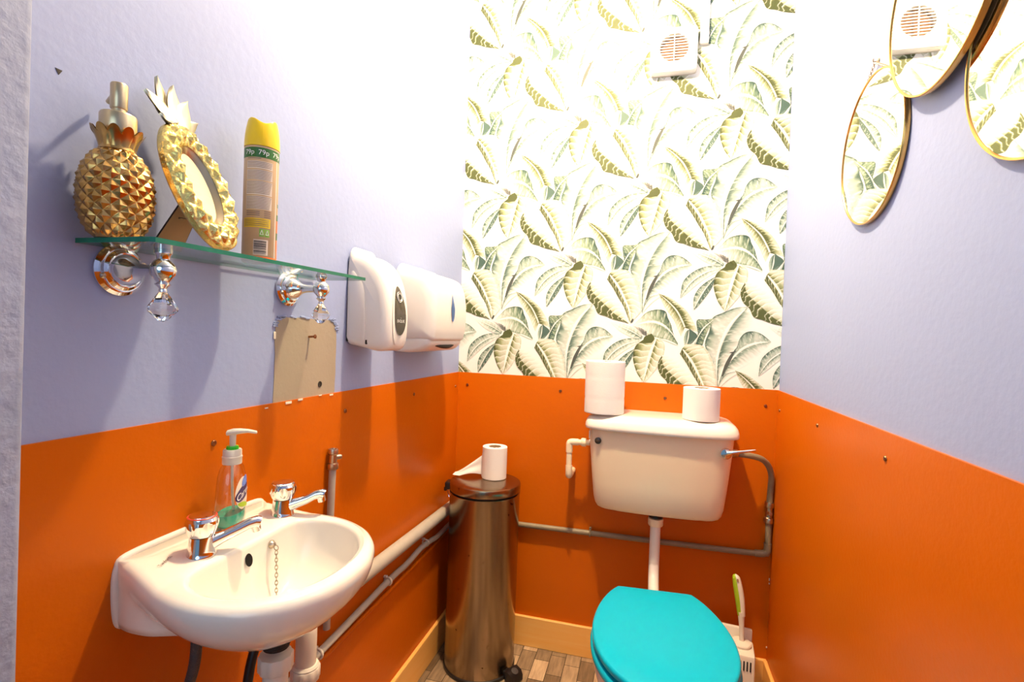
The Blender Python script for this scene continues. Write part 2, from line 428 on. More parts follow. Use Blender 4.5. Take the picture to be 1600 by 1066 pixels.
# pine skirting
SKH = 0.107
struct('baseboard_left', G().box((0.010, YF/2, SKH/2), (0.012, -YF-0.005, SKH), 0.002, 1), 'wood', 'pine skirting below the basin wall', False)
struct('baseboard_back', G().box((W/2, -0.010, SKH/2), (W-0.012, 0.012, SKH), 0.002, 1), 'wood', 'pine skirting behind the bin and toilet', False)
struct('baseboard_right', G().box((W-0.011, -1.6, SKH/2), (0.012, 3.18, SKH), 0.002, 1), 'wood', 'pine skirting along the mirror wall', False)

# ---- wallpaper: every leaf of the print is a patch of mesh with the print's colours
LEAVES = [
 ([[-15,-45,-115,485,-375,1175,-445,1475,-325,1865,-245,2295,75,2485,465,2655,815,2695],[-5,-75,-35,385,-45,975,95,1605,345,2145,585,2445,815,2675],[15,-65,85,515,325,915,465,1175,725,1605,985,2085,995,2415,815,2665]],'t',(0.55,0.22,0.62,0.02),(1,0.75),16,0.18,0.5,1),
 ([[15,25,95,385,195,745,405,1095,455,1245,545,1385,625,1665,805,1865,1065,1895,1305,1795,1555,1585],[35,-5,145,425,295,835,625,1255,955,1465,1285,1555,1555,1565],[65,125,265,465,535,625,855,785,1145,995,1415,1245,1555,1535]],'t',(0.75,0.45,0.6,0.0),(1.05,0.55),14,0.2,0.5,1),
 ([[115,385,185,745,335,1075,425,1195],[135,385,225,705,375,1035,445,1195],[145,375,275,685,425,1035,465,1175]],'d',(1,1,1,1),(1,1),0,0,0,0),
 ([[315,1175,395,1205,525,1245],[325,1175,425,1175,525,1235],[345,1165,445,1155,525,1225]],'d',(1,1,1,1),(1,0.8),0,0,0,0),
 ([[-5,-105,65,185,245,465,515,565],[5,-105,105,125,305,385,565,525],[15,-105,155,85,375,315,605,485]],'t',(0.55,0.12,0.06,0.3),(1,0.7),0,0,0,0),
 ([[1295,-835,1185,-595,1075,-345,875,-55,695,215,555,495,515,595],[1405,-535,1305,-295,1135,15,945,235,735,425,515,595],[1825,-665,1725,-435,1595,-195,1435,35,1155,285,875,475,515,605]],'o',(0.12,0.62,0.85,0.08),(0.9,0.95),22,0.22,0.9,1),
 ([[-275,-495,-65,-275,175,-35,515,55,765,-5,855,-225,965,-455,1065,-795,1205,-1075],[-275,-505,105,-395,415,-365,735,-485,975,-695,1125,-925,1205,-1095],[-265,-525,-15,-735,275,-845,595,-915,885,-985,1085,-1055,1215,-1135]],'tg',(0.7,0.55,0.5,0.3),(0.15,1.25),12,0.2,0.4,1),
 ([[575,-935,785,-935,1035,-1015,1215,-1125],[575,-945,785,-965,1045,-1055,1205,-1145],[575,-955,785,-1005,1015,-1095,1195,-1155]],'t',(0.5,0.1,0.05,0.45),(0.7,1),0,0,0,0),
 ([[1415,-1125,1395,-885,1455,-675,1555,-585],[1475,-1135,1515,-915,1535,-715,1555,-585],[1605,-1105,1725,-965,1815,-775,1565,-575]],'t',(0.35,0.75,0.9,0.7),(0.6,1.1),0,0,0.5,1),
 ([[1705,-1125,1795,-905,1825,-705,1775,-425,1805,-255,2075,-245,2355,-195],[1735,-1125,1825,-835,1995,-555,2185,-355,2355,-205],[1795,-1165,1965,-1145,2045,-875,2155,-575,2355,-225]],'tg',(0.6,0.7,0.75,0.4),(1.1,0.45),12,0.25,0.5,1),
 ([[55,-860,-165,-660,-435,-530,-765,-440,-1035,-410],[35,-930,-275,-740,-645,-580,-1035,-420],[-15,-990,-365,-900,-695,-730,-1035,-430]],'t',(0.2,0.5,0.65,0.15),(1.1,0.1),10,0.2,0.5,1),
 ([[-55,-960,-405,-960,-765,-1070,-1075,-1300,-1235,-1560,-1285,-2020],[-45,-1030,-505,-1170,-885,-1430,-1115,-1720,-1285,-2040],[-45,-1080,-375,-1280,-725,-1540,-1055,-1850,-1275,-2050]],'t',(0.62,0.3,0.55,0.05),(0.7,0.95),14,0.2,0.5,1),
 ([[-215,-1320,-505,-1510,-735,-1750,-855,-2040,-845,-2400],[-215,-1340,-485,-1700,-685,-2070,-835,-2410],[-205,-1370,-295,-1660,-485,-1990,-725,-2320,-825,-2430]],'t',(0.6,0.35,0.85,0.5),(1.05,0.75),10,0.15,0.5,1),
 ([[345,-840,65,-1000,-185,-1240,-245,-1650,-135,-2040,-35,-2230,115,-2430],[495,-960,365,-1320,255,-1770,185,-2150,115,-2440],[615,-940,785,-1160,725,-1670,575,-1920,405,-2160,175,-2440]],'o',(0.62,0.22,0.5,0.12),(1,0.75),9,0.45,0.6,1),
 ([[65,-1080,115,-890,345,-770],[125,-1110,235,-960,405,-860],[355,-1090,435,-980,435,-890]],'o',(0.9,1,1,0.7),(1,1),0,0,0,0),
 ([[-315,-510,-15,-600,185,-710],[-195,-580,15,-680,185,-770],[-65,-710,55,-810,185,-860]],'d',(0.5,0.7,0.95,0.7),(0.4,1),5,0.4,0.2,0),
 ([[-1225,1070,-1005,760,-785,380,-565,-10,-405,-390],[-1155,1250,-835,780,-625,390,-445,0,-365,-390],[-1045,1410,-505,1360,-215,940,-105,510,-15,50,-155,-180,-335,-380]],'o',(0.95,0.5,0.42,0.1),(1.15,0.55),10,0.5,0.7,1),
 ([[-1805,990,-1915,740,-1905,510,-1815,320,-1635,140,-1495,-130,-1225,-220,-975,-320,-625,-400,-435,-450],[-1805,990,-1755,670,-1535,410,-1245,150,-935,-130,-655,-310,-435,-450],[-1805,1000,-1465,950,-1085,670,-765,340,-565,-10,-435,-450]],'o',(1.1,0.62,0.3,0.02),(0.9,1.05),10,0.6,0.5,0),
 ([[-375,-430,-355,-350,-315,-280],[-345,-430,-325,-360,-295,-280],[-305,-400,-285,-350,-275,-300]],'d',(1,1,1,1),(1,1),0,0,0,0),
]

def wallpaper():
    paper = Vector((0.84, 0.82, 0.77))
    tones = {'t': ((0.055, 0.105, 0.085), (0.28, 0.36, 0.29)), 'o': ((0.065, 0.08, 0.018), (0.31, 0.335, 0.16)),
             'tg': ((0.03, 0.075, 0.06), (0.22, 0.30, 0.19)), 'd': ((0.06, 0.07, 0.06), (0.09, 0.09, 0.08))}
    vs = [-1, -.94, -.84, -.7, -.54, -.38, -.24, -.12, -.05, 0, .05, .12, .24, .38, .54, .7, .84, .94, 1]
    fine = [-1+k/16 for k in range(33)]
    coarse = vs
    tv = []; tf = []; tc = []
    for k, (polys, tone, (eL, mL, mR, eR), (f0, f1), ribs, amp, slant, white) in enumerate(LEAVES):
        big = tone == 'o' and amp > 0.3
        vs = fine if big else coarse
        nu = 30 if not ribs else (190 if big else (90 if tone == 'o' else 70))
        Ls, Ms, Rs = [resample(spline([Vector((p[i]*1e-4, p[i+1]*1e-4, 0)) for i in range(0, len(p), 2)], 8), nu) for p in polys]
        r = random.Random(k*13+5); base = len(tv)
        ph = [r.random() for _ in range(nu+2)]
        bd = [0.0]
        while ribs and bd[-1] < 1.5: bd.append(bd[-1]+r.uniform(0.55, 1.45)/ribs)
        st = [(ph[q]+ph[max(0, q-1)]*0.6+ph[min(nu, q+1)]*0.6)/2.2 for q in range(nu+1)]
        dk, lt = Vector(tones[tone][0]), Vector(tones[tone][1])
        for i in range(nu+1):
            u = i/nu
            fade = f0+(f1-f0)*u
            for v in vs:
                a = abs(v)
                p = Ms[i].lerp(Rs[i] if v > 0 else Ls[i], a)
                if v > 0 and ribs and eL >= eR and tone == 'o': pass
                e, m = (eR, mR) if v > 0 else (eL, mL)
                d = (m+(e-m)*(a**1.3))*fade*1.22-0.10*fade*(1-abs(2*a-1))
                if ribs:
                    uu = max(0.0, u-slant*a*0.20+0.20)+0.012*sin(a*9+k)
                    q = max(i2 for i2, x0 in enumerate(bd) if x0 <= uu)
                    ww = (uu-bd[q])/(bd[q+1]-bd[q]) if q+1 < len(bd) else 0.5
                    if tone == 'o' and amp > 0.3:
                        d *= (1-amp*0.75)+amp*1.35*ww**0.8
                        d *= min(1.0, 0.12+ww*5.5, 0.5+(1-ww)*9)
                    else:
                        d *= 1+amp*0.9*(ww-.5)+1.0*(st[i]-.5)*min(1, a*2)
                        if ww < 0.10: d *= 0.55
                if a > 0.9 and e > 0.03 and tone != 'd': d = d*1.1+0.10
                if white and a < 0.09 and 0.02 < u < 0.97: d *= 0.12
                if white and 0.1 < v < 0.3 and tone != 'd': d += 0.08*fade
                d += r.uniform(-.05, .05)*min(1, d*4)+0.05*(ph[i]-.5)*a*min(1, d*4)
                if tone != 'd': d = d*1.55-0.05
                d = max(0.0, min(1.0, d))
                c = paper.lerp(lt, min(1, d*1.55)) if d < 0.645 else lt.lerp(dk, (d-0.645)/0.355)
                tv.append((p.x, p.y, 0.00025+0.00006*k)); tc.append((c.x, c.y, c.z, 1))
        n = len(vs)
        for i in range(nu):
            for j in range(n-1):
                tf.append((base+i*n+j, base+(i+1)*n+j, base+(i+1)*n+j+1, base+i*n+j+1))
    V = []; F = []; C = []
    for i in range(-7, 8):
        for j in range(-7, 8):
            fx = 0.6635+0.2508*(i+j); fz = 1.2215+0.2493*(i-j)
            if not (-0.25 < fx < W+0.25 and DADO-0.15 < fz < CEIL+0.3): continue
            b = len(V)
            V += [(fx+x, -z, fz+y) for x, y, z in tv]; C += tc
            F += [tuple(b+q for q in f) for f in tf]
    me = bpy.data.meshes.new('wallpaper'); me.from_pydata(V, [], F)
    at = me.attributes.new('print', 'FLOAT_COLOR', 'POINT')
    at.data.foreach_set('color', [q for c in C for q in c])
    bm = bmesh.new(); bm.from_mesh(me)
    for co, no in (((0.0005, 0, 0), (-1, 0, 0)), ((W-0.0005, 0, 0), (1, 0, 0)), ((0, 0, DADO), (0, 0, -1)), ((0, 0, CEIL), (0, 0, 1))):
        bmesh.ops.bisect_plane(bm, geom=bm.verts[:]+bm.edges[:]+bm.faces[:], plane_co=co, plane_no=no, clear_outer=True, dist=1e-6)
    bm.to_mesh(me); bm.free()
    me.materials.append(M['leafprint'])
    o = bpy.data.objects.new('wallpaper', me); COL.objects.link(o); o.parent = wb
    o['label'] = 'cream wallpaper printed with green banana leaves'
wallpaper()

# ================================================================== LEFT WALL: shelf and what stands on it
TILT = 0.0142
def shelf_z(y): return 1.2215+(y+1.33)*TILT*1.0     # upper face of the glass
def glass_shelf():
    t = thing('glass_shelf', 'glass shelf with green edges on two chrome brackets', 'shelf', (0, -1.10, shelf_z(-1.10)), (TILT, 0, 0))
    hy, d, th = 0.232, 0.125, 0.006
    g = G()
    top = [(0.004, -hy), (d-0.004, -hy), (d, -hy+0.004), (d, hy-0.004), (d-0.004, hy), (0.004, hy)]
    g.loft([[(x, y, -th) for x, y in top], [(x, y, 0) for x, y in top]], False, False, mi=1)
    g.add([(x, y, 0) for x, y in top], [tuple(range(6))], mi=0)
    g.add([(x, y, -th) for x, y in top], [tuple(range(6))], mi=0)
    make('glass_panel', g, ['sheet_glass', 'glass_edge'], t, smooth=False, label='clear glass panel with green edges')
    for y in (-1.277, -0.949):
        ly = y+1.10; zc = -0.030-(0.003 if y < -1.1 else 0)
        br = make('bracket', G().lathe([(0.0001, 0), (0.033, 0), (0.034, 0.002), (0.034, 0.005), (0.030, 0.008), (0.0285, 0.007), (0.027, 0.009), (0.027, 0.012), (0.0235, 0.0145), (0.022, 0.0135), (0.021, 0.0155),
             (0.0205, 0.018), (0.0165, 0.025), (0.012, 0.031), (0.0088, 0.038), (0.0072, 0.048), (0.0068, 0.060), (0.0072, 0.070)], 40, T(0, ly, zc) @ RY(90)), 'chrome', t, label='chrome bracket with stepped round rose')
        g = G().lathe([(0.0001, -0.030), (0.0045, -0.029), (0.005, -0.026), (0.0042, -0.024), (0.0068, -0.021), (0.0098, -0.0185), (0.0068, -0.016), (0.010, -0.012), (0.0145, -0.006), (0.0158, 0), (0.0145, 0.006), (0.010, 0.012), (0.0064, 0.015), (0.0062, 0.019), (0.008, 0.025), (0.0092, 0.0262)][:16], 28, T(0.077, ly, zc))
        make('ball_joint', g, 'chrome', br)
        g = G().lathe([(0.0075, 0.0135), (0.0082, 0.019), (0.0105, 0.0215), (0.0105, -zc-0.0061)], 28, T(0.077, ly, zc))
        make('shelf_post', g, 'chrome', br)
        g = G().lathe([(0.0045, 0), (0.0085, -0.006), (0.0165, -0.019), (0.0175, -0.022), (0.0165, -0.025), (0.0055, -0.037), (0.0001, -0.039)], 8, T(0.077, ly, zc-0.028))
        make('crystal_drop', g, 'crystal', br, smooth=False, label='faceted clear crystal drop')
        for a in (200, 20):
            make('screw', G().lathe([(0.0001, 0), (0.0036, 0), (0.0036, 0.002), (0.002, 0.0035), (0.0001, 0.0032)], 14, T(0.010, ly+0.0285*cos(radians(a)), zc+0.0285*sin(radians(a))) @ RY(90)), 'brass_valve', br)
glass_shelf()

def pineapple_dispenser():
    x, y = 0.047, -1.316
    t = thing('soap_dispenser', 'gold pineapple shaped soap dispenser at the shelf end', 'soap dispenser', (x, y, shelf_z(y)), (0, 0, radians(20)))
    t.scale = (0.95, 0.95, 0.985)
    def body(u, v):
        a = 2*pi*u; s = v
        prof = 0.0265+0.0150*sin(pi*min(1, s/1.02))**0.62 if s < 1 else 0.022
        k = max(0.0, 1-abs(2*s-1))
        r = 0.0400*(1-abs(2*s-0.98)**2.6*0.48)
        z = 0.110*s
        p, q = a*14/(2*pi)+s*7.4, a*14/(2*pi)-s*7.4
        tri = lambda w: 1-abs(2*(w % 1)-1)
        h = min(tri(p), tri(q))
        w = min(1, s/0.04, (1-s)/0.04)
        r += 0.0038*h*w-0.0006
        return (r*cos(a), r*sin(a), z)
    g = G().grid(body, 384, 190)
    g.lathe([(0.0001, 0.0002), (0.021, 0.0002), (0.0215, 0.001)], 40)
    make('body', g, 'gold_dark', t, ang=25)
    g = G()
    for k in range(11):
        a = 2*pi*k/11
        def lf(u, v, a=a):
            h = u; wdt = 0.0088*(1-0.15*u-0.55*max(0, u-.75)**1.0*2.2)
            r = 0.0165+0.010*u**1.8+0.003*(1-(2*v-1)**2)
            b = a+(v-.5)*2*wdt/0.0185
            return (r*cos(b), r*sin(b), 0.106+0.030*h*(1-0.22*(2*v-1)**2))
        g.grid(lf, 8, 8)
        g.grid(lambda u, v, lf=lf: tuple(c*(0.93 if i < 2 else 1) for i, c in enumerate(lf(u, v))), 8, 8)
    g.lathe([(0.0001, 0.109), (0.021, 0.109), (0.018, 0.118), (0.0175, 0.130), (0.0001, 0.131)], 32)
    make('crown', g, 'gold_dark', t, label='gold leaf crown')
    g = G().lathe([(0.0001, 0.128), (0.0195, 0.128), (0.0202, 0.129), (0.0202, 0.153), (0.0192, 0.155), (0.0085, 0.1555), (0.0080, 0.160), (0.0080, 0.164), (0.0001, 0.164)], 40)
    make('collar', g, 'gold_brush', t)
    g = G().lathe([(0.0001, 0.162), (0.0088, 0.162), (0.0094, 0.163), (0.0096, 0.192), (0.0088, 0.1935), (0.0001, 0.194)], 32)
    g.tube([(-0.004, 0.006, 0.183), (-0.022, 0.020, 0.184), (-0.030, 0.026, 0.181)], 0.0035, 12)
    make('pump_head', g, 'gold_brush', t)
pineapple_dispenser()

def pineapple_frame():
    P0 = Vector((0.108, -1.213, shelf_z(-1.213)+0.0036))
    az = radians(9)               # heading of the frame's face
    n = Vector((cos(az), sin(az), 0))
    t = thing('photo_frame', 'gold pineapple shaped photo frame leaning on its card strut', 'photo frame', P0, (0, 0, az))
    lean = radians(-24)
    # local: face towards +x, width along y, height along z, leaned back about the foot
    R4 = Matrix.Rotation(lean, 4, 'Y')
    A, Bh = 0.0565, 0.096; cz = 0.0945
    def ring(u, v):
        a = 2*pi*u
        ia, ib = 0.031, 0.060
        s = v
        ro = (ia+(A-ia)*s, ib+(Bh-ib)*s)
        h = 0.013*sin(pi*(0.10+0.86*s))**0.7
        p, q = u*17+s*1.6, u*17-s*1.6
        tri = lambda w: 1-abs(2*(w % 1)-1)
        d = min(tri(p), tri(q))
        h += 0.006*(d-0.3)*min(1, s*5)*min(1, (1-s)*5)
        rr = 1+0.02*(d-.3)*s
        return (h, ro[0]*cos(a)*rr, cz+ro[1]*sin(a)*rr)
    g = G().grid(ring, 204, 18, M4=R4)
    N = 72
    el = lambda a, b, x: [(x, a*cos(2*pi*k/N), cz+b*sin(2*pi*k/N)) for k in range(N)]
    g.loft([el(A, Bh, 0.003), el(A, Bh, -0.004), el(0.031, 0.06, -0.004)], False, False, M4=R4)
    make('frame_rim', g, 'gold_bright', t, ang=28, label='bright gold studded oval rim')
    g = G().loft([el(0.0312, 0.0602, 0.005), el(0.030, 0.0588, 0.003), el(0.0245, 0.052, -0.0015), el(0.024, 0.0515, -0.003)], False, False, M4=R4)
    make('inner_bevel', g, 'gold_brush', t)
    make('insert', G().loft([el(0.0275, 0.0555, -0.0022), el(0.0001, 0.0001, -0.0020)], False, True, M4=R4), 'sand', t, label='pale gold insert behind the opening')
    make('backing', G().loft([el(A-.002, Bh-.002, -0.004), el(A-.002, Bh-.002, -0.0065)], True, True, M4=R4), 'card', t)
    g = G()
    for y0, ang, L_, w in ((-0.006, -22, 0.040, .018), (0.002, -6, 0.056, .019), (-0.012, -34, 0.050, .019), (0.008, 10, 0.042, .019), (0.016, 42, 0.026, .016), (-0.004, -15, 0.066, .017), (-0.014, -58, 0.022, .016)):
        def lf(u, v, y0=y0, ang=ang, L_=L_, w=w):
            wd = w*(sin(pi*(0.22+0.78*u))**0.8)*(v-.5)*1.6
            a = radians(ang)*(0.45+0.75*u)
            yy = y0*0.8+L_*u*sin(a); zz = cz+Bh-0.006+L_*u*cos(a)
            return (0.004+0.003*(1-(2*v-1)**2)+0.004*sin(y0*300)+0.012*u*u*(1 if ang > -20 else -.3), yy+wd*cos(a), zz-wd*sin(a))
        g.grid(lf, 12, 8, M4=R4)
        g.grid(lambda u, v, lf=lf: (lf(u, v)[0]-0.0022, *lf(u, v)[1:]), 12, 8, M4=R4)
    make('leaf_tuft', g, 'gold_leaf', t, label='pale gold pineapple leaves')
    # card strut behind
    top = R4 @ Vector((-0.0065, 0, 0.088))
    foot = Vector((-0.083, -0.004, -0.0012))
    g = G(); d = 0.0012
    ring = []
    for p, w in ((top, 0.016), (foot, 0.026)):
        ring.append([(p.x-d, p.y-w, p.z), (p.x+d, p.y-w, p.z), (p.x+d, p.y+w, p.z), (p.x-d, p.y+w, p.z)])
    g.loft(ring)
    s = make('strut', g, 'card', t, smooth=False, label='brown card strut')
    e = G()
    for sg in (-1, 1): e.tube([(top.x, top.y+sg*0.0163, top.z), (foot.x, foot.y+sg*0.0263, foot.z)], 0.0011, 6)
    mid = top.lerp(foot, 0.45)
    e.lathe([(0.0001, 0), (0.003, 0), (0.003, 0.002), (0.0001, 0.002)], 12, T(mid.x-0.002, mid.y-0.008, mid.z) @ RY(70))
    e.tube([(mid.x-.002, mid.y-.008, mid.z), (mid.x+0.018, mid.y-.016, mid.z-.004)], 0.0006, 6)
    make('strut_edging', e, 'black', s)
pineapple_frame()

def spray_can():
    x, y = 0.058, -1.090
    a0 = atan2(CAM.y-y, CAM.x-x)
    t = thing('air_freshener', 'tall air freshener can with yellow cap beside the photo frame', 'spray can', (x, y, shelf_z(y)), (0, 0, a0))
    R = 0.0262
    H = 0.187
    body = make('can_body', G().lathe([(0.0001, 0.0005), (0.0245, 0.0005), (R, 0.003), (R, H), (0.0001, H)], 48), 'can_beige', t, label='beige printed can')
    def cap(u, v):
        a = 2*pi*u
        f = max(0.0, cos(a-0.12))                     # towards the front the rim dips for the button
        top = 0.2335-0.0085*f**5-0.003*max(0, -cos(a))
        q = min(1, v/0.82)
        z = H+0.0005+(top-H)*q
        r = R+0.0006-0.0052*q**2.2
        if v > 0.82:
            q2 = (v-0.82)/0.18
            r -= 0.0022*q2+0.0012*sin(pi*q2); z += 0.0012*sin(pi*q2)-0.012*q2*q2
        return (r*cos(a), r*sin(a), z)
    g = G().grid(cap, 64, 24)
    g.lathe([(0.0001, 0.2235), (0.0125, 0.2230), (0.0185, 0.219), (0.0195, 0.214)], 32)
    make('cap', g, 'yellow', t, label='yellow plastic cap')
    def patch(th0, th1, z0, z1, r, mi=0, g=None, n=12):
        g = g or G()
        return g.grid(lambda u, v: (r*cos(radians(th0+(th1-th0)*u)), r*sin(radians(th0+(th1-th0)*u)), z0+(z1-z0)*v), n, 1, mi=mi)
    def wrap(txt, size, th, z, r, squeeze=1.0, rot=0):
        v, f = text_mesh(txt, size)
        o = []
        for p in v:
            a = radians(th)+p[0]*squeeze/r
            o.append((r*cos(a), r*sin(a), z+p[1]))
        return G().add(o, f)
    q = R+0.0002
    band = make('price_band', patch(0, 360, H-0.019, H-0.003, q, n=72), 'can_green', body, label='green band round the can')
    make('base_band', patch(0, 360, 0.0025, 0.009, q, n=72), 'can_orange', body)
    for th in (6, -42, 54, 150):
        make('price_lettering', wrap('79p', .0112, th, H-0.011, R+0.0005), 'print_white', band)
    g = G()
    for z0, z1 in ((0.150, 0.162), (0.132, 0.148), (0.108, 0.130), (0.085, 0.106)): patch(-52, 38, z0, z1, q, g=g)
    make('text_panel', g, 'can_panel', body)
    g = G()
    for z0, z1 in ((0.150, 0.162), (0.132, 0.148), (0.108, 0.130), (0.085, 0.106)):
        n = int((z1-z0)/0.0026)
        for k in range(n):
            z = z1-0.0022-k*0.0025
            patch(-50, 36-(k*37 % 9), z, z+0.0009, R+0.0004, g=g)
    for z in (0.1655, 0.0805, 0.0775, 0.0745): patch(-48, -2, z, z+0.0012, R+0.0004, g=g)
    for z in (0.0815, 0.0785, 0.0755, 0.0725): patch(12, 34, z, z+0.001, R+0.0004, g=g)
    make('small_print', g, 'can_ink', body)
    make('warning_panel', patch(-60, 35, 0.0555, 0.0705, q), 'can_yellow', body)
    g = G()
    for k in range(4): patch(-55, 30, 0.058+k*0.0031, 0.0589+k*0.0031, R+0.0004, g=g)
    make('small_print', g, 'can_ink', body)
    g = G()
    for th in (6, 24): patch(th-8, th+8, 0.041, 0.0535, q, g=g)
    make('recycling_symbol', g, 'leafgreen', body)
    g = G()
    for th in (6, 24):
        c = [(th, 0.0515), (th-5, 0.0445), (th+5, 0.0445)]
        for (a, b), (c2, d2) in zip(c, c[1:]+c[:1]):
            g.tube([((R+.0005)*cos(radians(a)), (R+.0005)*sin(radians(a)), b), ((R+.0005)*cos(radians(c2)), (R+.0005)*sin(radians(c2)), d2)], 0.0004, 6)
    make('recycling_arrows', g, 'print_white', body)
    make('barcode_panel', patch(-20, 28, 0.0115, 0.0365, q), 'can_panel', body)
    g = G(); z = 0.0135
    r5 = random.Random(3)
    while z < 0.0335:
        w = r5.choice((0.0004, 0.0006, 0.0011, 0.0015)); patch(-18, 22, z, z+w, R+0.0004, g=g); z += w+r5.choice((0.0004, 0.0007, 0.0011))
    make('barcode', g, 'ink', body)
    g = G(); patch(56, 59, 0.009, H-0.019, q, g=g)
    make('seam_line', g, 'print_white', body)
    g = G(); patch(66, 140, 0.009, 0.072, q, g=g)
    make('fruit_print', g, 'can_orange', body)
    g = G(); patch(66, 90, 0.072, 0.082, q, g=g); patch(66, 80, 0.040, 0.052, R+.0004, g=g); patch(70, 84, 0.094, 0.10, q, g=g)
    make('fruit_print', g, 'can_green', body)
spray_can()

# ------------------------------------------------------------------ dispensers
def profile_body(prof, y0, y1, rnd_r, n=9, wave=None):
    """side profile (x,z) extruded along y with rounded cheeks"""
    P = [Vector((a, b, 0)) for a, b in prof]
    c = Vector((0, sum(p.y for p in P)/len(P), 0))
    rings = []
    def ring(y, d):
        o = []
        for p in P:
            m = max(0.0, min(1.0, p.x/0.05)); m = m*m*(3-2*m)
            o.append((p.x-d*m, y, p.y-(d*0.9*max(-1, min(1, (p.y-c.y)/0.06)))))
        return o
    for k in range(n):
        f = 1-k/(n-1)
        rings.append(ring(y0+rnd_r*(1-f), rnd_r*(1-sqrt(max(0, 1-f*f)))))
    for k in range(1, 6): rings.append(ring(y0+rnd_r+(y1-y0-2*rnd_r)*k/6, 0))
    for k in range(n):
        f = k/(n-1)
        rings.append(ring(y1-rnd_r*(1-f), rnd_r*(1-sqrt(max(0, 1-f*f)))))
    return G().loft(rings)
def smooth_prof(pts, k=6): return [(p.x, p.y) for p in spline([Vector((a, b, 0)) for a, b in pts], k)]

def wall_soap():
    yc = -0.690; zc = 1.19
    t = thing('wall_soap_dispenser', 'white wall soap dispenser with dark oval window at shelf end', 'soap dispenser', (0, yc, zc))
    P = smooth_prof([(0.004, -0.104), (0.004, 0.110), (0.020, 0.112), (0.046, 0.105), (0.074, 0.085), (0.095, 0.050), (0.106, 0.005), (0.1105, -0.045), (0.108, -0.090), (0.098, -0.112), (0.075, -0.117), (0.040, -0.110)])
    make('cover', profile_body(P, -0.056, 0.056, 0.022), 'white_plastic', t, ang=50)
    make('back_plate', G().box((0.003, 0, -0.002), (0.006, 0.110, 0.190), 0.003, 2), 'dark', t, label='dark back plate edge')
    # hinged cheek panels on both sides
    ck = smooth_prof([(0.010, -0.085), (0.010, 0.060), (0.030, 0.052), (0.045, 0.030), (0.050, -0.02), (0.050, -0.088), (0.03, -0.090)], 5)
    for s in (-1, 1):
        g = G().loft([[(x, s*0.0535, z) for x, z in ck], [(x, s*0.0575, z) for x, z in ck], [(0.03+(x-0.03)*0.94, s*0.0585, -0.02+(z+0.02)*0.96) for x, z in ck]])
        make('side_panel', g, 'white_plastic', t)
        make('side_slot', G().box((0.055, s*0.0545, -0.096), (0.008, 0.004, 0.012), 0.002, 1), 'dark', t)
    def front_x(z):
        best = 0
        zs = [p for p in P if p[0] > 0.05]
        for (a, b), (c, d) in zip(zs, zs[1:]):
            if (b-z)*(d-z) <= 0 and abs(b-d) > 1e-9: best = max(best, a+(c-a)*(z-b)/(d-b))
        return best
    def oval(a, b, zc2, off, n=40, rings=6, egg=0.25):
        g = G()
        rr = []
        for i in range(rings+1):
            s = max(1e-3, i/rings)
            ring = []
            for k in range(n):
                th = 2*pi*k/n
                z = zc2+b*s*sin(th); w = a*s*cos(th)*(1-egg*sin(th)*s)
                ring.append((front_x(z)+off, w, z))
            rr.append(ring)
        return g.loft(rr, True, False)
    make('window_surround', oval(0.036, 0.078, -0.026, 0.0012), 'white_plastic', t)
    b = make('window', oval(0.0275, 0.059, -0.020, 0.0022), 'badge', t, label='dark smoked oval window')
    def front_text(txt, size, y, z):
        v, f = text_mesh(txt, size)
        return G().add([(front_x(z+p[1])+0.0029, y+p[0], z+p[1]) for p in v], f)
    make('lettering', front_text('EVOLVE', 0.0105, 0, -0.045), 'print_white', b)
    make('lettering', front_text('\u2014', 0.006, 0, -0.037), 'print_white', b)
    pts = []
    for k in range(80):
        a = 4.0*pi*k/79-0.6
        rr = 0.0115*(1-0.52*k/79)
        pts.append((0, rr*cos(a)*1.2+0.002*(k/79), rr*sin(a)*1.25))
    g = G().tube([(front_x(0.012+z)+0.003, y, 0.012+z) for _, y, z in pts], 0.0007, 6)
    make('swirl_emblem', g, 'print_white', b)
wall_soap()

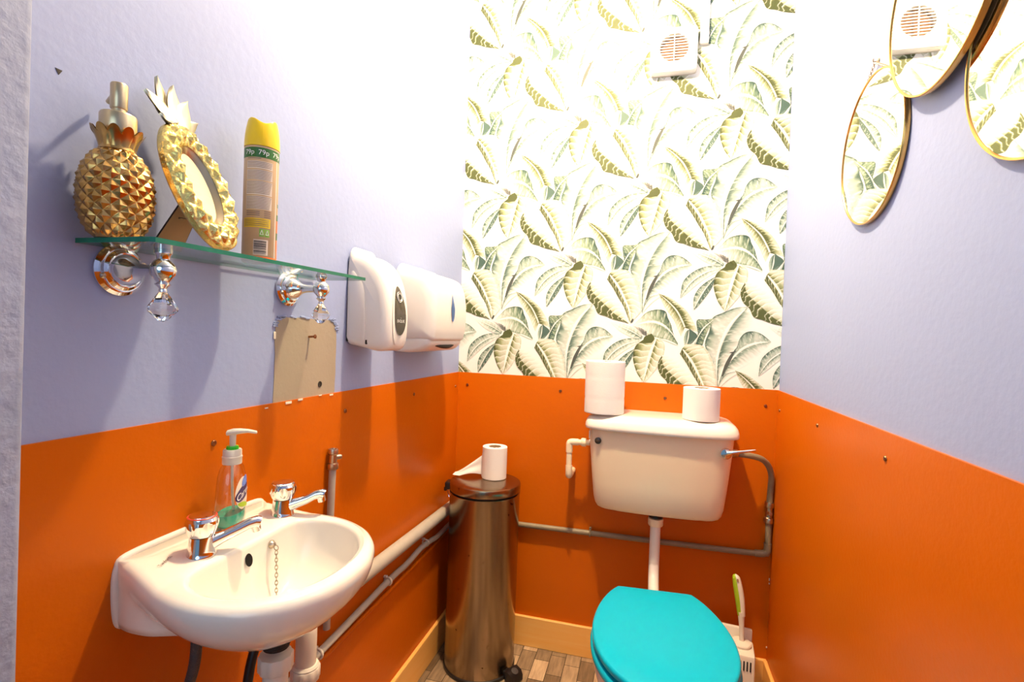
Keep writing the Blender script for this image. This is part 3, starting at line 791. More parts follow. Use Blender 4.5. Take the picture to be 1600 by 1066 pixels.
def towel_dispenser():
    yc = -0.383; zc = 1.19
    t = thing('paper_towel_dispenser', 'white paper towel dispenser with blue teardrop window near corner', 'towel dispenser', (0, yc, zc))
    P = smooth_prof([(0.004, -0.092), (0.004, 0.108), (0.030, 0.110), (0.070, 0.104), (0.100, 0.088), (0.116, 0.055), (0.122, 0.010), (0.1225, -0.035), (0.118, -0.075), (0.108, -0.092), (0.060, -0.096)])
    make('cover', profile_body(P, -0.137, 0.137, 0.030), 'white_plastic', t, ang=50)
    Q = smooth_prof([(0.002, -0.126), (0.002, -0.085), (0.050, -0.085), (0.100, -0.085), (0.106, -0.095), (0.100, -0.108), (0.080, -0.121), (0.040, -0.127)])
    make('tray', profile_body(Q, -0.130, 0.130, 0.02), 'white_plastic', t, ang=50)
    g = G()
    o = [(0.098+0.006*sin(pi*k/24), -0.085+0.17*k/24, -0.104-0.006*sin(pi*k/24)) for k in range(25)]
    g.tube(o, [0.0008+0.005*sin(pi*k/24) for k in range(25)], 10)
    make('paper_slot', g, 'dark', t, label='dark paper slot')
    make('catch', G().box((0.03, -0.055, 0.112), (0.03, 0.03, 0.008), 0.003, 2), 'white_plastic', t)
    def fx(z):
        zs = [p for p in P if p[0] > 0.05]; best = 0
        for (a, b), (c, d) in zip(zs, zs[1:]):
            if (b-z)*(d-z) <= 0 and abs(b-d) > 1e-9: best = max(best, a+(c-a)*(z-b)/(d-b))
        return best
    rr = []
    for i in range(6):
        s = max(1e-3, i/5); ring = []
        for k in range(40):
            th = 2*pi*k/40
            z = 0.005+0.040*s*sin(th); w = 0.0135*s*cos(th)*(1-0.75*sin(th)*s if sin(th) > 0 else 1)
            ring.append((fx(z)+0.0016, w, z))
        rr.append(ring)
    make('window', G().loft(rr, True, False), 'blue', t, label='blue teardrop window')
towel_dispenser()

# ================================================================== BASIN
YB = -1.137
def polar(poly, c, N):
    """radius table of a closed outline about c"""
    R = []
    for k in range(N):
        a = 2*pi*k/N; d = (cos(a), sin(a)); best = 0
        for (x0, y0), (x1, y1) in zip(poly, poly[1:]+poly[:1]):
            ex, ey = x1-x0, y1-y0
            den = d[0]*ey-d[1]*ex
            if abs(den) < 1e-12: continue
            t = ((x0-c[0])*ey-(y0-c[1])*ex)/den; s = ((x0-c[0])*d[1]-(y0-c[1])*d[0])/den
            if t > 0 and -1e-6 <= s <= 1+1e-6: best = max(best, t)
        R.append(best)
    return R
def sym(half, k=8):
    """closed outline from the points with y>=0, mirrored"""
    h = [(p.x, p.y) for p in spline([Vector((a, b, 0)) for a, b in half], k)]
    return h+[(x, -y) for x, y in reversed(h)]
def basin():
    t = thing('wash_basin', 'small white wall-hung ceramic basin with two chrome taps', 'wash basin', (0.004, YB, 0))
    N = 288; c = (0.145, 0.0); SHEAR = 0.11      # the bowl sits a touch askew on its ledge
    outer = sym([(0.0, 0.0), (0.0, 0.06), (0.0, 0.128), (0.003, 0.135), (0.035, 0.140), (0.075, 0.149), (0.115, 0.157), (0.155, 0.160), (0.195, 0.154), (0.235, 0.136), (0.269, 0.104), (0.292, 0.062), (0.300, 0.030), (0.302, 0.0)])
    inner = sym([(0.104, 0.0), (0.104, 0.05), (0.104, 0.082), (0.109, 0.107), (0.132, 0.124), (0.165, 0.130), (0.200, 0.124), (0.233, 0.105), (0.259, 0.073), (0.273, 0.035), (0.276, 0.0)])
    Ro, Ri = polar(outer, c, N), polar(inner, c, N)
    slabp = sym([(0.0, 0.0), (0.0, 0.06), (0.0, 0.128), (0.002, 0.133), (0.03, 0.135), (0.07, 0.125), (0.11, 0.09), (0.13, 0.0)])
    Rs = polar(slabp, c, N)
    def ring(R, z, cc=c):
        return [(cc[0]+R[k]*cos(2*pi*k/N), cc[1]+R[k]*sin(2*pi*k/N)-SHEAR*(cc[0]+R[k]*cos(2*pi*k/N)), z(k) if callable(z) else z) for k in range(N)]
    dc = (0.146, 0.020)
    Rd = polar([(dc[0]+0.020*cos(2*pi*k/60), dc[1]+0.020*sin(2*pi*k/60)) for k in range(60)], c, N)
    def mixr(s): return [Rd[k]+(Ri[k]-Rd[k])*s for k in range(N)]
    rings = []
    ztop = lambda R, dz=0.0: (lambda k: 0.788+dz+0.010*max(0, min(1, (0.105-(c[0]+R[k]*cos(2*pi*k/N)))/0.085)))
    rings.append(ring(Rd, 0.679))
    for u, z in ((0, 0.685), (0.12, 0.687), (0.3, 0.691), (0.5, 0.698), (0.68, 0.709), (0.80, 0.722), (0.88, 0.736), (0.94, 0.753), (0.975, 0.768), (0.992, 0.779)):
        rings.append(ring(mixr(u), z))
    for d, dz in ((0.0, -0.0045), (0.003, -0.0012), (0.007, 0.0)):
        R = [r+d for r in Ri]; rings.append(ring(R, ztop(R, dz)))
    for s in (0.35, 0.7):
        R = [Ri[k]+0.007+(Ro[k]-0.016-Ri[k]-0.007)*s for k in range(N)]; rings.append(ring(R, ztop(R, 0.0015*sin(pi*s))))
    for d, dz in ((0.016, 0.0), (0.009, -0.0015), (0.004, -0.005), (0.001, -0.010), (0, -0.017)):
        R = [r-(d if c[0]+r*cos(2*pi*k/N) > 0.004 else d*0.15) for k, r in enumerate(Ro)]; rings.append(ring(R, ztop(R, dz)))
    def low(s, zz, back):
        R = []
        for k in range(N):
            e = Ro[k]*s
            R.append(max(e, Rs[k]) if back else e)
        return R
    for s, z in ((0.990, 0.762), (0.962, 0.750), (0.915, 0.738), (0.850, 0.726), (0.78, 0.716)):
        rings.append(ring(low(s, z, True), z))
    rings.append(ring([max(Ro[k]*0.70, Rs[k]*0.985) for k in range(N)], 0.706))
    for s, z in ((0.60, 0.695), (0.50, 0.687), (0.38, 0.681), (0.25, 0.677), (0.12, 0.675)):
        rings.append(ring([Ro[k]*s for k in range(N)], z))
    g = G().loft(rings, False, True)
    make('basin', g, 'china', t, ang=70)
    # bead of sealant between basin and wall
    path = [(0.001, -0.118, 0.703), (0.001, -0.129, 0.709), (0.001, -0.134, 0.728), (0.001, -0.136, 0.765), (0.001, -0.133, 0.788), (0.001, -0.122, 0.7985), (0.0, -0.06, 0.801), (0.0, 0.06, 0.801), (0.0, 0.122, 0.7995), (0.0, 0.134, 0.788), (0.0, 0.139, 0.765), (0.0, 0.136, 0.715)]
    make('sealant_bead', G().tube(path, 0.0052, 10, smooth=5), 'sealant', t)
    make('sealant_drip', G().box((0.003, -0.118, 0.698), (0.006, 0.007, 0.008), 0.002, 1).box((0.004, -0.104, 0.697), (0.006, 0.008, 0.006), 0.002, 1), 'sealant', t)
    # waste, overflow, chain
    dr = make('drain', G().lathe([(0.0185, 0.678), (0.0195, 0.686), (0.028, 0.6895), (0.029, 0.689), (0.0295, 0.687)], 40, T(dc[0], dc[1]-SHEAR*dc[0], 0), cap0=False, cap1=False), 'chrome', t, label='chrome drain ring')
    make('drain_hole', G().lathe([(0.0001, 0.6835), (0.0185, 0.6835)], 30, T(dc[0], dc[1]-SHEAR*dc[0], 0)), 'dark', dr)
    make('drain_bar', G().box((dc[0], dc[1]-SHEAR*dc[0], 0.685), (0.003, 0.036, 0.003), 0.001, 1).box((dc[0], dc[1]-SHEAR*dc[0], 0.685), (0.036, 0.003, 0.003), 0.001, 1), 'chrome', dr)
    make('overflow_hole', G().lathe([(0.0001, 0), (0.0085, 0)], 28, T(0.1072, -0.014, 0.764) @ RY(75) @ Matrix.Diagonal((1.15, 0.85, 1, 1))), 'dark', t)
    ch = make('chain_stay', G().lathe([(0.0001, 0), (0.0065, 0), (0.0065, 0.002), (0.004, 0.004), (0.003, 0.007), (0.0001, 0.008)], 18, T(0.1065, 0.034, 0.769) @ RY(80)).torus(0.004, 0.0009, 16, 6, T(0.116, 0.034, 0.765) @ RX(90)), 'brass_valve', t)
    pts = resample(spline([Vector(p) for p in ((0.1165, 0.034, 0.760), (0.119, 0.032, 0.738), (0.124, 0.027, 0.718), (0.132, 0.018, 0.703), (0.141, 0.009, 0.695), (0.146, 0.005, 0.691))], 6), 15)
    g = G()
    for k in range(15):
        a, b = pts[k], pts[k+1]; m = (a+b)/2; d = (b-a)
        q = d.to_track_quat('Z', 'Y').to_matrix().to_4x4()
        g.torus(0.0021, 0.0006, 14, 6, T(*m) @ q @ RZ(90*(k % 2)) @ RX(90) @ Matrix.Diagonal((1, 1.75, 1, 1)))
    make('plug_chain', g, 'brass_valve', ch)
    # printed name on the deck
    v, f = text_mesh('Twyfords', 0.0075)
    make('lettering', G().add(v, f, T(0.058, -0.112, 0.7965) @ RY(6) @ RZ(112)), 'ink', t, label='small black lettering')
    def tap(name, x, y, z, ang, ln, disc, lab):
        M4 = T(x, y, z) @ RZ(ang) @ Matrix.Scale(0.88, 4)
        tp = make('tap', G().lathe([(0.0001, 0), (0.0225, 0), (0.0225, 0.002), (0.0215, 0.004), (0.0205, 0.010), (0.0190, 0.020), (0.0180, 0.028), (0.0175, 0.032), (0.0001, 0.032)], 40, M4), 'chrome', t, label=lab)
        secs = []
        for u, w, h, zz in ((0.004, 0.014, 0.015, 0.015), (0.016, 0.0125, 0.0125, 0.0190), (0.030, 0.0110, 0.0105, 0.0245), (0.048, 0.0102, 0.0098, 0.0312), (ln-0.010, 0.0098, 0.0095, 0.0388), (ln, 0.0098, 0.0098, 0.0405), (ln+0.007, 0.0094, 0.0094, 0.0385)):
            secs.append([(u+(0.004*sin(2*pi*k/20) if u > ln-0.001 else 0), w*cos(2*pi*k/20)*(1 if abs(cos(2*pi*k/20)) < .8 else .96), zz+h*(abs(sin(2*pi*k/20))**0.8)*(1 if sin(2*pi*k/20) > 0 else -1)) for k in range(20)])
        g = G().loft(secs, M4=M4)
        g.lathe([(0.0001, -0.006), (0.0078, -0.006), (0.0082, 0.006), (0.0001, 0.007)], 20, M4 @ T(ln+0.0015, 0, 0.031) @ RY(-14))
        make('spout', g, 'chrome', tp, ang=50)
        # faceted lobed handle
        n = 72; rr = []
        for zz, r, d in ((0.033, 0.012, 0), (0.0335, 0.0185, 0), (0.037, 0.0205, 0.02), (0.046, 0.0240, 0.10), (0.0535, 0.0255, 0.12), (0.0585, 0.0245, 0.06), (0.062, 0.0222, 0.0), (0.0635, 0.0215, 0)):
            rr.append([(r*(1-d*(1-abs(cos(3*(2*pi*k/n))))**1.2)*cos(2*pi*k/n), r*(1-d*(1-abs(cos(3*(2*pi*k/n))))**1.2)*sin(2*pi*k/n), zz) for k in range(n)])
        h = make('handle', G().loft(rr, M4=M4 @ RZ(15)), 'chrome', tp, ang=18)
        make('marker_ring', G().lathe([(0.0215, 0.0636), (0.0218, 0.0646), (0.0205, 0.0655), (0.0196, 0.0650)], 40, M4, cap0=False, cap1=False), disc, h)
        make('top_disc', G().lathe([(0.0198, 0.0640), (0.0190, 0.0662), (0.012, 0.0672), (0.0001, 0.0675)], 40, M4, cap0=False), 'chrome', h)
    tap('hot', 0.076, -0.071, 0.7905, 50, 0.078, 'tap_red', 'chrome pillar tap with red marker ring')
    tap('cold', 0.072, 0.100, 0.7910, 26, 0.072, 'chrome', 'chrome pillar tap with plain chrome top')
M['tap_red'] = mat('red_tap_marker', (0.62, 0.06, 0.03), 0.3)
basin()

def hand_soap():
    t = thing('hand_soap_bottle', 'clear pump bottle with a little turquoise soap between the taps', 'soap bottle', (0.043, -1.118, 0.7985), (0, 0, radians(20)))
    n = 48
    def sec(a, b, z, p=2.6):
        return [(a*abs(cos(2*pi*k/n))**(2/p)*(1 if cos(2*pi*k/n) > 0 else -1), b*abs(sin(2*pi*k/n))**(2/p)*(1 if sin(2*pi*k/n) > 0 else -1), z) for k in range(n)]
    prof = [(0.0001, 0.0001, 0), (0.015, 0.025, 0), (0.0175, 0.0285, 0.003), (0.0185, 0.0295, 0.012), (0.0185, 0.0290, 0.040), (0.0178, 0.0275, 0.065), (0.0165, 0.0250, 0.082), (0.0145, 0.0200, 0.093), (0.0125, 0.0150, 0.099), (0.0118, 0.0120, 0.104)]
    make('bottle', G().loft([sec(a, b, z, 2.8 if z < 0.095 else 2.0) for a, b, z in prof], False, False), 'clear_plastic', t, ang=60, label='clear plastic bottle')
    make('liquid', G().loft([sec(a*0.94, b*0.95, z+0.0012) for a, b, z in prof[1:4]]+[sec(0.0172, 0.0278, 0.0215)]), 'liquid', t, label='turquoise liquid soap')
    make('dip_tube', G().tube([(0, 0, 0.102), (0.001, 0.002, 0.05), (0.003, 0.008, 0.006)], 0.0022, 10, smooth=4), 'frost', t)
    g = G().lathe([(0.0001, 0.099), (0.0142, 0.099), (0.0145, 0.101), (0.0143, 0.108), (0.0149, 0.109), (0.0149, 0.111), (0.0140, 0.112), (0.0138, 0.121), (0.0125, 0.1225), (0.0001, 0.1225)], 36)
    make('collar', g, 'frost', t)
    make('pump_ring', G().lathe([(0.0001, 0.1215), (0.0088, 0.1215), (0.0094, 0.1245), (0.0085, 0.1275), (0.0001, 0.128)], 28), 'green', t, label='green pump ring')
    g = G().lathe([(0.0001, 0.126), (0.0045, 0.126), (0.0050, 0.146), (0.0001, 0.146)], 20)
    secs = []
    for u, w, h, z in ((-0.0095, 0.003, 0.002, 0.1475), (-0.008, 0.007, 0.0045, 0.1485), (0.0, 0.0085, 0.0055, 0.1500), (0.010, 0.0072, 0.0045, 0.1515), (0.024, 0.0048, 0.0030, 0.1520), (0.036, 0.0036, 0.0025, 0.1500), (0.037, 0.0020, 0.0012, 0.1495)):
        secs.append([(u, w*cos(2*pi*k/16), z+h*sin(2*pi*k/16)) for k in range(16)])
    g.loft(secs, M4=RZ(2))
    make('pump_head', g, 'frost', t, label='translucent white pump head')
    # front label on the broad face
    def face(y, z, off=0.0006):
        for i in range(len(prof)-1):
            if prof[i][2] <= z <= prof[i+1][2]:
                s = (z-prof[i][2])/max(1e-6, prof[i+1][2]-prof[i][2]); a = prof[i][0]+(prof[i+1][0]-prof[i][0])*s; b = prof[i][1]+(prof[i+1][1]-prof[i][1])*s
        q = min(0.999, abs(y)/b)
        return (a*(1-q**2.8)**(1/2.8)+off, y, z)
    def blob(cy, cz, a, b, rot, off):
        rr = []
        for i in range(6):
            s = max(1e-3, i/5); ring = []
            for k in range(32):
                th = 2*pi*k/32; y, z = a*s*cos(th), b*s*sin(th)
                ring.append(face(cy+y*cos(rot)-z*sin(rot), cz+y*sin(rot)+z*cos(rot), off))
            rr.append(ring)
        return G().loft(rr, True, False)
    lb = make('label', blob(0.0, 0.052, 0.021, 0.026, 0, 0.0005), 'frost', t)
    make('label_print', blob(0.0, 0.053, 0.0225, 0.0115, 0.35, 0.0009), 'purple', lb, label='navy oval print')
    make('label_print', blob(0.006, 0.070, 0.012, 0.007, 0.5, 0.0009), 'skyblue', lb, label='blue print')
    make('label_print', blob(0.0, 0.033, 0.017, 0.004, -0.25, 0.0009), 'lime', lb, label='lime print')
    v, f = text_mesh('Carex', 0.0155)
    make('lettering', G().add([face(p[0]*1.0, 0.052+p[1]+p[0]*0.3, 0.0014) for p in v], f), 'print_white', lb)
hand_soap()

# ------------------------------------------------------------------ pipes on the basin wall
def nut(g, c, r, h, M4=None, ribs=10):
    n = ribs*6; T4 = T(*c) @ (M4 or Matrix())
    rr = []
    for z, k in ((-h/2, 0.94), (-h/2+0.002, 1), (h/2-0.002, 1), (h/2, 0.94)):
        rr.append([(r*k*(1.0+0.045*(1 if (j % 6) < 3 else 0))*cos(2*pi*j/n), r*k*(1.0+0.045*(1 if (j % 6) < 3 else 0))*sin(2*pi*j/n), z) for j in range(n)])
    g.loft(rr, True, True, True, T4)
    return g
def trap():
    x1, y1 = 0.152, YB+0.002; x2, y2 = 0.112, -1.008
    t = thing('basin_trap', 'white plastic waste trap hanging under the basin', 'waste trap', (0, 0, 0))
    make('threaded_tail', G().lathe([(0.0001, 0), (0.019, 0)]+[(0.019+0.0012*(k % 2), 0.002+0.0018*k) for k in range(22)]+[(0.0001, 0.044)], 30, T(x1, y1, 0.630)), 'black_rough', t, label='black corroded threaded tail')
    make('union_nut', nut(G(), (x1, y1, 0.607), 0.0245, 0.024), 'pipe_plastic', t)
    pts = [(x1, y1, 0.602), (x1, y1, 0.50), (x1, y1, 0.455), (x1-0.012, y1+0.03, 0.415), ((x1+x2)/2, (y1+y2)/2, 0.400), (x2+0.012, y2-0.03, 0.415), (x2, y2, 0.455), (x2, y2, 0.505)]
    make('trap_bend', G().tube(pts, 0.0185, 24, smooth=6), 'pipe_plastic', t)
    make('union_nut', nut(G(), (x2, y2, 0.500), 0.0245, 0.022), 'pipe_plastic', t)
    make('nut_collar', G().lathe([(0.0001, 0), (0.0225, 0), (0.0235, 0.003), (0.0205, 0.007), (0.0001, 0.007)], 32, T(x2, y2, 0.510)), 'pipe_plastic', t)
    make('outlet_bend', G().tube([(x2, y2, 0.515), (x2, y2, 0.56), (x2-0.004, y2+0.005, 0.583), (x2-0.020, y2+0.022, 0.590), (0.054, -0.930, 0.578), (0.035, -0.880, 0.535)], 0.0182, 24, smooth=6), 'pipe_plastic', t)
    make('union_nut', nut(G(), (0.074, -0.958, 0.591), 0.0225, 0.02, Matrix.Rotation(radians(90), 4, Vector((0.8, 0.6, 0)))), 'pipe_plastic', t)
trap()
tag(make('waste_pipe', G().tube([(0.030, -0.858, 0.524), (0.026, -0.82, 0.517), (0.026, -0.78, 0.514), (0.026, -0.40, 0.505), (0.026, -0.05, 0.498)], 0.0188, 24, smooth=5), 'grey_pipe'),
    'thick grey waste pipe along the wall from basin to bin', 'pipe')
t = thing('water_pipe', 'thin grey water pipe clipped low on the basin wall', 'pipe', (0, 0, 0))
make('pipe_run', G().tube([(0.017, -1.36, 0.392), (0.017, -0.85, 0.410), (0.017, -0.53, 0.428), (0.017, -0.42, 0.428), (0.020, -0.33, 0.440), (0.022, -0.26, 0.437), (0.020, -0.19, 0.428), (0.017, -0.05, 0.430)], 0.0085, 18, smooth=6), 'grey_pipe', t)
for y, z in ((-0.529, 0.428), (-0.285, 0.440), (-0.835, 0.410)):
    make('pipe_clip', G().torus(0.0105, 0.0028, 20, 8, T(0.017, y, z) @ RX(90)).box((0.009, y, z+0.012), (0.010, 0.009, 0.006), 0.001, 1), 'pipe_plastic', t)
tag(make('painted_batten', G().tube([(0.010, -1.36, 0.360), (0.010, -0.83, 0.382), (0.010, -0.40, 0.392), (0.010, -0.05, 0.402)], 0.006, 12, smooth=4), 'orange'),
    'thin orange painted pipe directly beneath the grey water pipe', 'pipe')
g = G()
for y, z in ((-0.80, 0.380), (-0.775, 0.372), (-0.79, 0.395), (-0.55, 0.384)): g.box((0.017, y, z), (0.002, 0.012, 0.003), 0.0008, 1)
t = thing('capped_pipe', 'grey pipe stub with isolating valve rising behind the basin', 'pipe', (0, 0, 0))
make('pipe_run', G().tube([(0.017, -0.808, 0.45), (0.016, -0.806, 0.70), (0.016, -0.803, 0.812)], 0.0078, 18), 'grey_pipe', t)
v0 = make('isolating_valve', G().lathe([(0.0001, 0), (0.0118, 0), (0.0122, 0.002), (0.0122, 0.011), (0.0118, 0.013), (0.0090, 0.014), (0.0088, 0.032), (0.0098, 0.034), (0.0112, 0.035), (0.0112, 0.043), (0.0105, 0.045), (0.0075, 0.045), (0.007, 0.042), (0.0001, 0.042)], 6*4, T(0.016, -0.803, 0.808)), 'brass_valve', t, ang=25)
make('valve_screw', G().lathe([(0.0001, 0), (0.006, 0), (0.006, 0.012), (0.0048, 0.016), (0.0001, 0.017)], 16, T(0.018, -0.801, 0.834) @ RZ(50) @ RY(90)), 'brass_valve', v0)
tag(make('flexible_hose', G().tube([(0.076, -1.208, 0.672), (0.076, -1.208, 0.655), (0.074, -1.210, 0.625), (0.050, -1.205, 0.55), (0.030, -1.20, 0.40), (0.02, -1.2, 0.37)], 0.0075, 16, smooth=6), 'rubber'),
    'dark braided hose hanging under the near tap', 'hose')
tag(make('flexible_hose', G().tube([(0.072, -1.060, 0.668), (0.074, -1.070, 0.63), (0.075, -1.098, 0.57), (0.070, -1.11, 0.50), (0.030, -1.11, 0.40), (0.02, -1.11, 0.39)], 0.0078, 16, smooth=6), 'black'),
    'black hose under the basin beside the white trap', 'hose')

# ================================================================== BIN
def pedal_bin():
    cx, cy, R = 0.170, -0.152, 0.1185
    t = thing('pedal_bin', 'tall brushed steel pedal bin in the back corner', 'pedal bin', (cx, cy, 0), (0, 0, 0))
    make('body', G().lathe([(0.0001, 0.012), (R-0.002, 0.012), (R, 0.014), (R, 0.585), (R+0.001, 0.587), (R+0.001, 0.590), (R-0.003, 0.592), (R-0.006, 0.588)], 96, cap1=False), 'steel', t, label='spotted brushed steel body')
    make('base_ring', G().lathe([(0.0001, 0.0005), (R+0.002, 0.0005), (R+0.003, 0.003), (R+0.003, 0.011), (R, 0.013), (0.0001, 0.013)], 72), 'black', t, label='black plastic base ring')
    make('lid_gap', G().lathe([(0.0001, 0.586), (R-0.005, 0.586), (R-0.004, 0.602), (0.0001, 0.602)], 72), 'dark', t)
    make('lid', G().lathe([(R-0.006, 0.598), (R+0.001, 0.597), (R+0.002, 0.599), (R+0.002, 0.618), (R+0.0005, 0.622), (R-0.004, 0.6240), (R-0.030, 0.6255), (0.0001, 0.627)], 96, cap0=False), 'steel', t, label='steel lid')
    # hinge bracket at the left, pedal at the right front
    a = radians(186); M4 = RZ(186)
    g = G().box((R+0.008, 0, 0.600), (0.022, 0.040, 0.026), 0.005, 2, M4).box((R+0.017, 0, 0.588), (0.010, 0.034, 0.014), 0.003, 2, M4)
    make('hinge', g, 'black', t)
    make('hinge_rod', G().tube([(-R-0.004, -0.018, 0.590), (-R-0.010, -0.020, 0.574), (-R-0.002, -0.022, 0.560)], 0.0018, 8), 'chrome', t)
    M4 = RZ(-24)
    g = G().box((R-0.004, 0, 0.022), (0.04, 0.026, 0.014), 0.003, 2, M4)
    g.loft([[(R+0.012, y, z) for y, z in ((-0.020, 0.010), (0.020, 0.010), (0.020, 0.036), (-0.020, 0.036))], [(R+0.024, y, z) for y, z in ((-0.026, 0.006), (0.026, 0.006), (0.026, 0.042), (-0.026, 0.042))],
            [(R+0.044, y, z) for y, z in ((-0.026, 0.005), (0.026, 0.005), (0.026, 0.034), (-0.026, 0.034))], [(R+0.052, y, z) for y, z in ((-0.024, 0.006), (0.024, 0.006), (0.024, 0.022), (-0.024, 0.022))]], M4=M4)
    p = make('pedal', g, 'black', t, ang=50, label='black plastic pedal')
    make('pedal_pad', G().lathe([(0.0001, 0), (0.011, 0), (0.012, 0.001), (0.010, 0.002), (0.0001, 0.0012)], 24, M4 @ T(R+0.037, 0, 0.0385) @ RY(22)), 'rubber', p)
pedal_bin()

def toilet_roll(name, x, y, z, r, h, core, label, group=None, rot=0.0, bands=0, tail=None):
    t = thing(name, label, 'toilet roll', (x, y, z), (0, 0, rot), group)
    n = 72
    r5 = random.Random(int(x*1000))
    ph = [r5.uniform(0, 6) for _ in range(4)]
    def rr(a, s): return r*(1+0.006*sin(3*a+ph[0])+0.004*sin(7*a+ph[1]+3*s)-(0.010 if bands and min(abs(s-q) for q in bands) < 0.015 else 0))
    rings = []
    for s in [0.0, 0.004, 0.02]+[k/24 for k in range(1, 24)]+[0.98, 0.996, 1.0]:
        e = 0.985 if s in (0.0, 1.0) else (0.996 if s in (0.004, 0.996) else 1)
        rings.append([(rr(2*pi*k/n, s)*e*cos(2*pi*k/n), rr(2*pi*k/n, s)*e*sin(2*pi*k/n), h*s) for k in range(n)])
    for q in (0.86, 0.7, 0.55):
        rr2 = core+(r-core)*((q-0.55)/0.45)
        rings.append([(rr2*cos(2*pi*k/n), rr2*sin(2*pi*k/n), h*(1.0-0.004*(1-q))+0.0006*sin(9*2*pi*k/n+q*20)) for k in range(n)])
    g = G().loft(rings, True, False)
    make('paper', g, 'tissue', t, ang=50)
    make('card_tube', G().lathe([(core+0.0006, h*0.997), (core-0.0012, h*0.995), (core-0.0012, h*0.2), (0.0001, h*0.2)], 40, cap0=False), 'card', t, label='brown card core')
    return t
ZL = 0.8805   # cistern lid top
tr = toilet_roll('toilet_roll', 0.190, -0.118, 0.6275, 0.0425, 0.108, 0.0215, 'toilet roll on the bin lid, loose sheet trailing left', 'spare toilet rolls')
def loose_sheet(par):
    a0 = radians(255)
    def fn(u, v):
        # leaves the roll at its front, trails left and twists down flat over the hinge
        if u < 0.3:
            a = a0-radians(75)*(u/0.3)*0.9+radians(0); r = 0.0432+0.001*u
            p = Vector((r*cos(a), r*sin(a), 0)); 
        else:
            a = a0-radians(75)*0.9; p0 = Vector((0.0435*cos(a), 0.0435*sin(a), 0))
            s = (u-0.3)/0.7
            p = p0+Vector((-0.098*s, -0.004-0.012*s*(1-s)*4-0.006*s, 0))
        s = max(0, (u-0.15)/0.85)
        top = 0.086*(1-s)**1.35+0.006+0.004*sin(pi*s)
        bot = 0.002+0.011*sin(pi*min(1, s*1.3))*(s > 0)*(1 if s < .77 else 0.6)+0.001*s
        return (p.x, p.y-0.004*sin(3*pi*v)*s*(1-s)*2-0.03*s*(1-v)*0.9+0.012*s, bot+(top-bot)*v)
    g = G().grid(fn, 48, 16)
    make('loose_sheet', g, 'tissue', par, label='loose sheet of paper')
loose_sheet(tr)

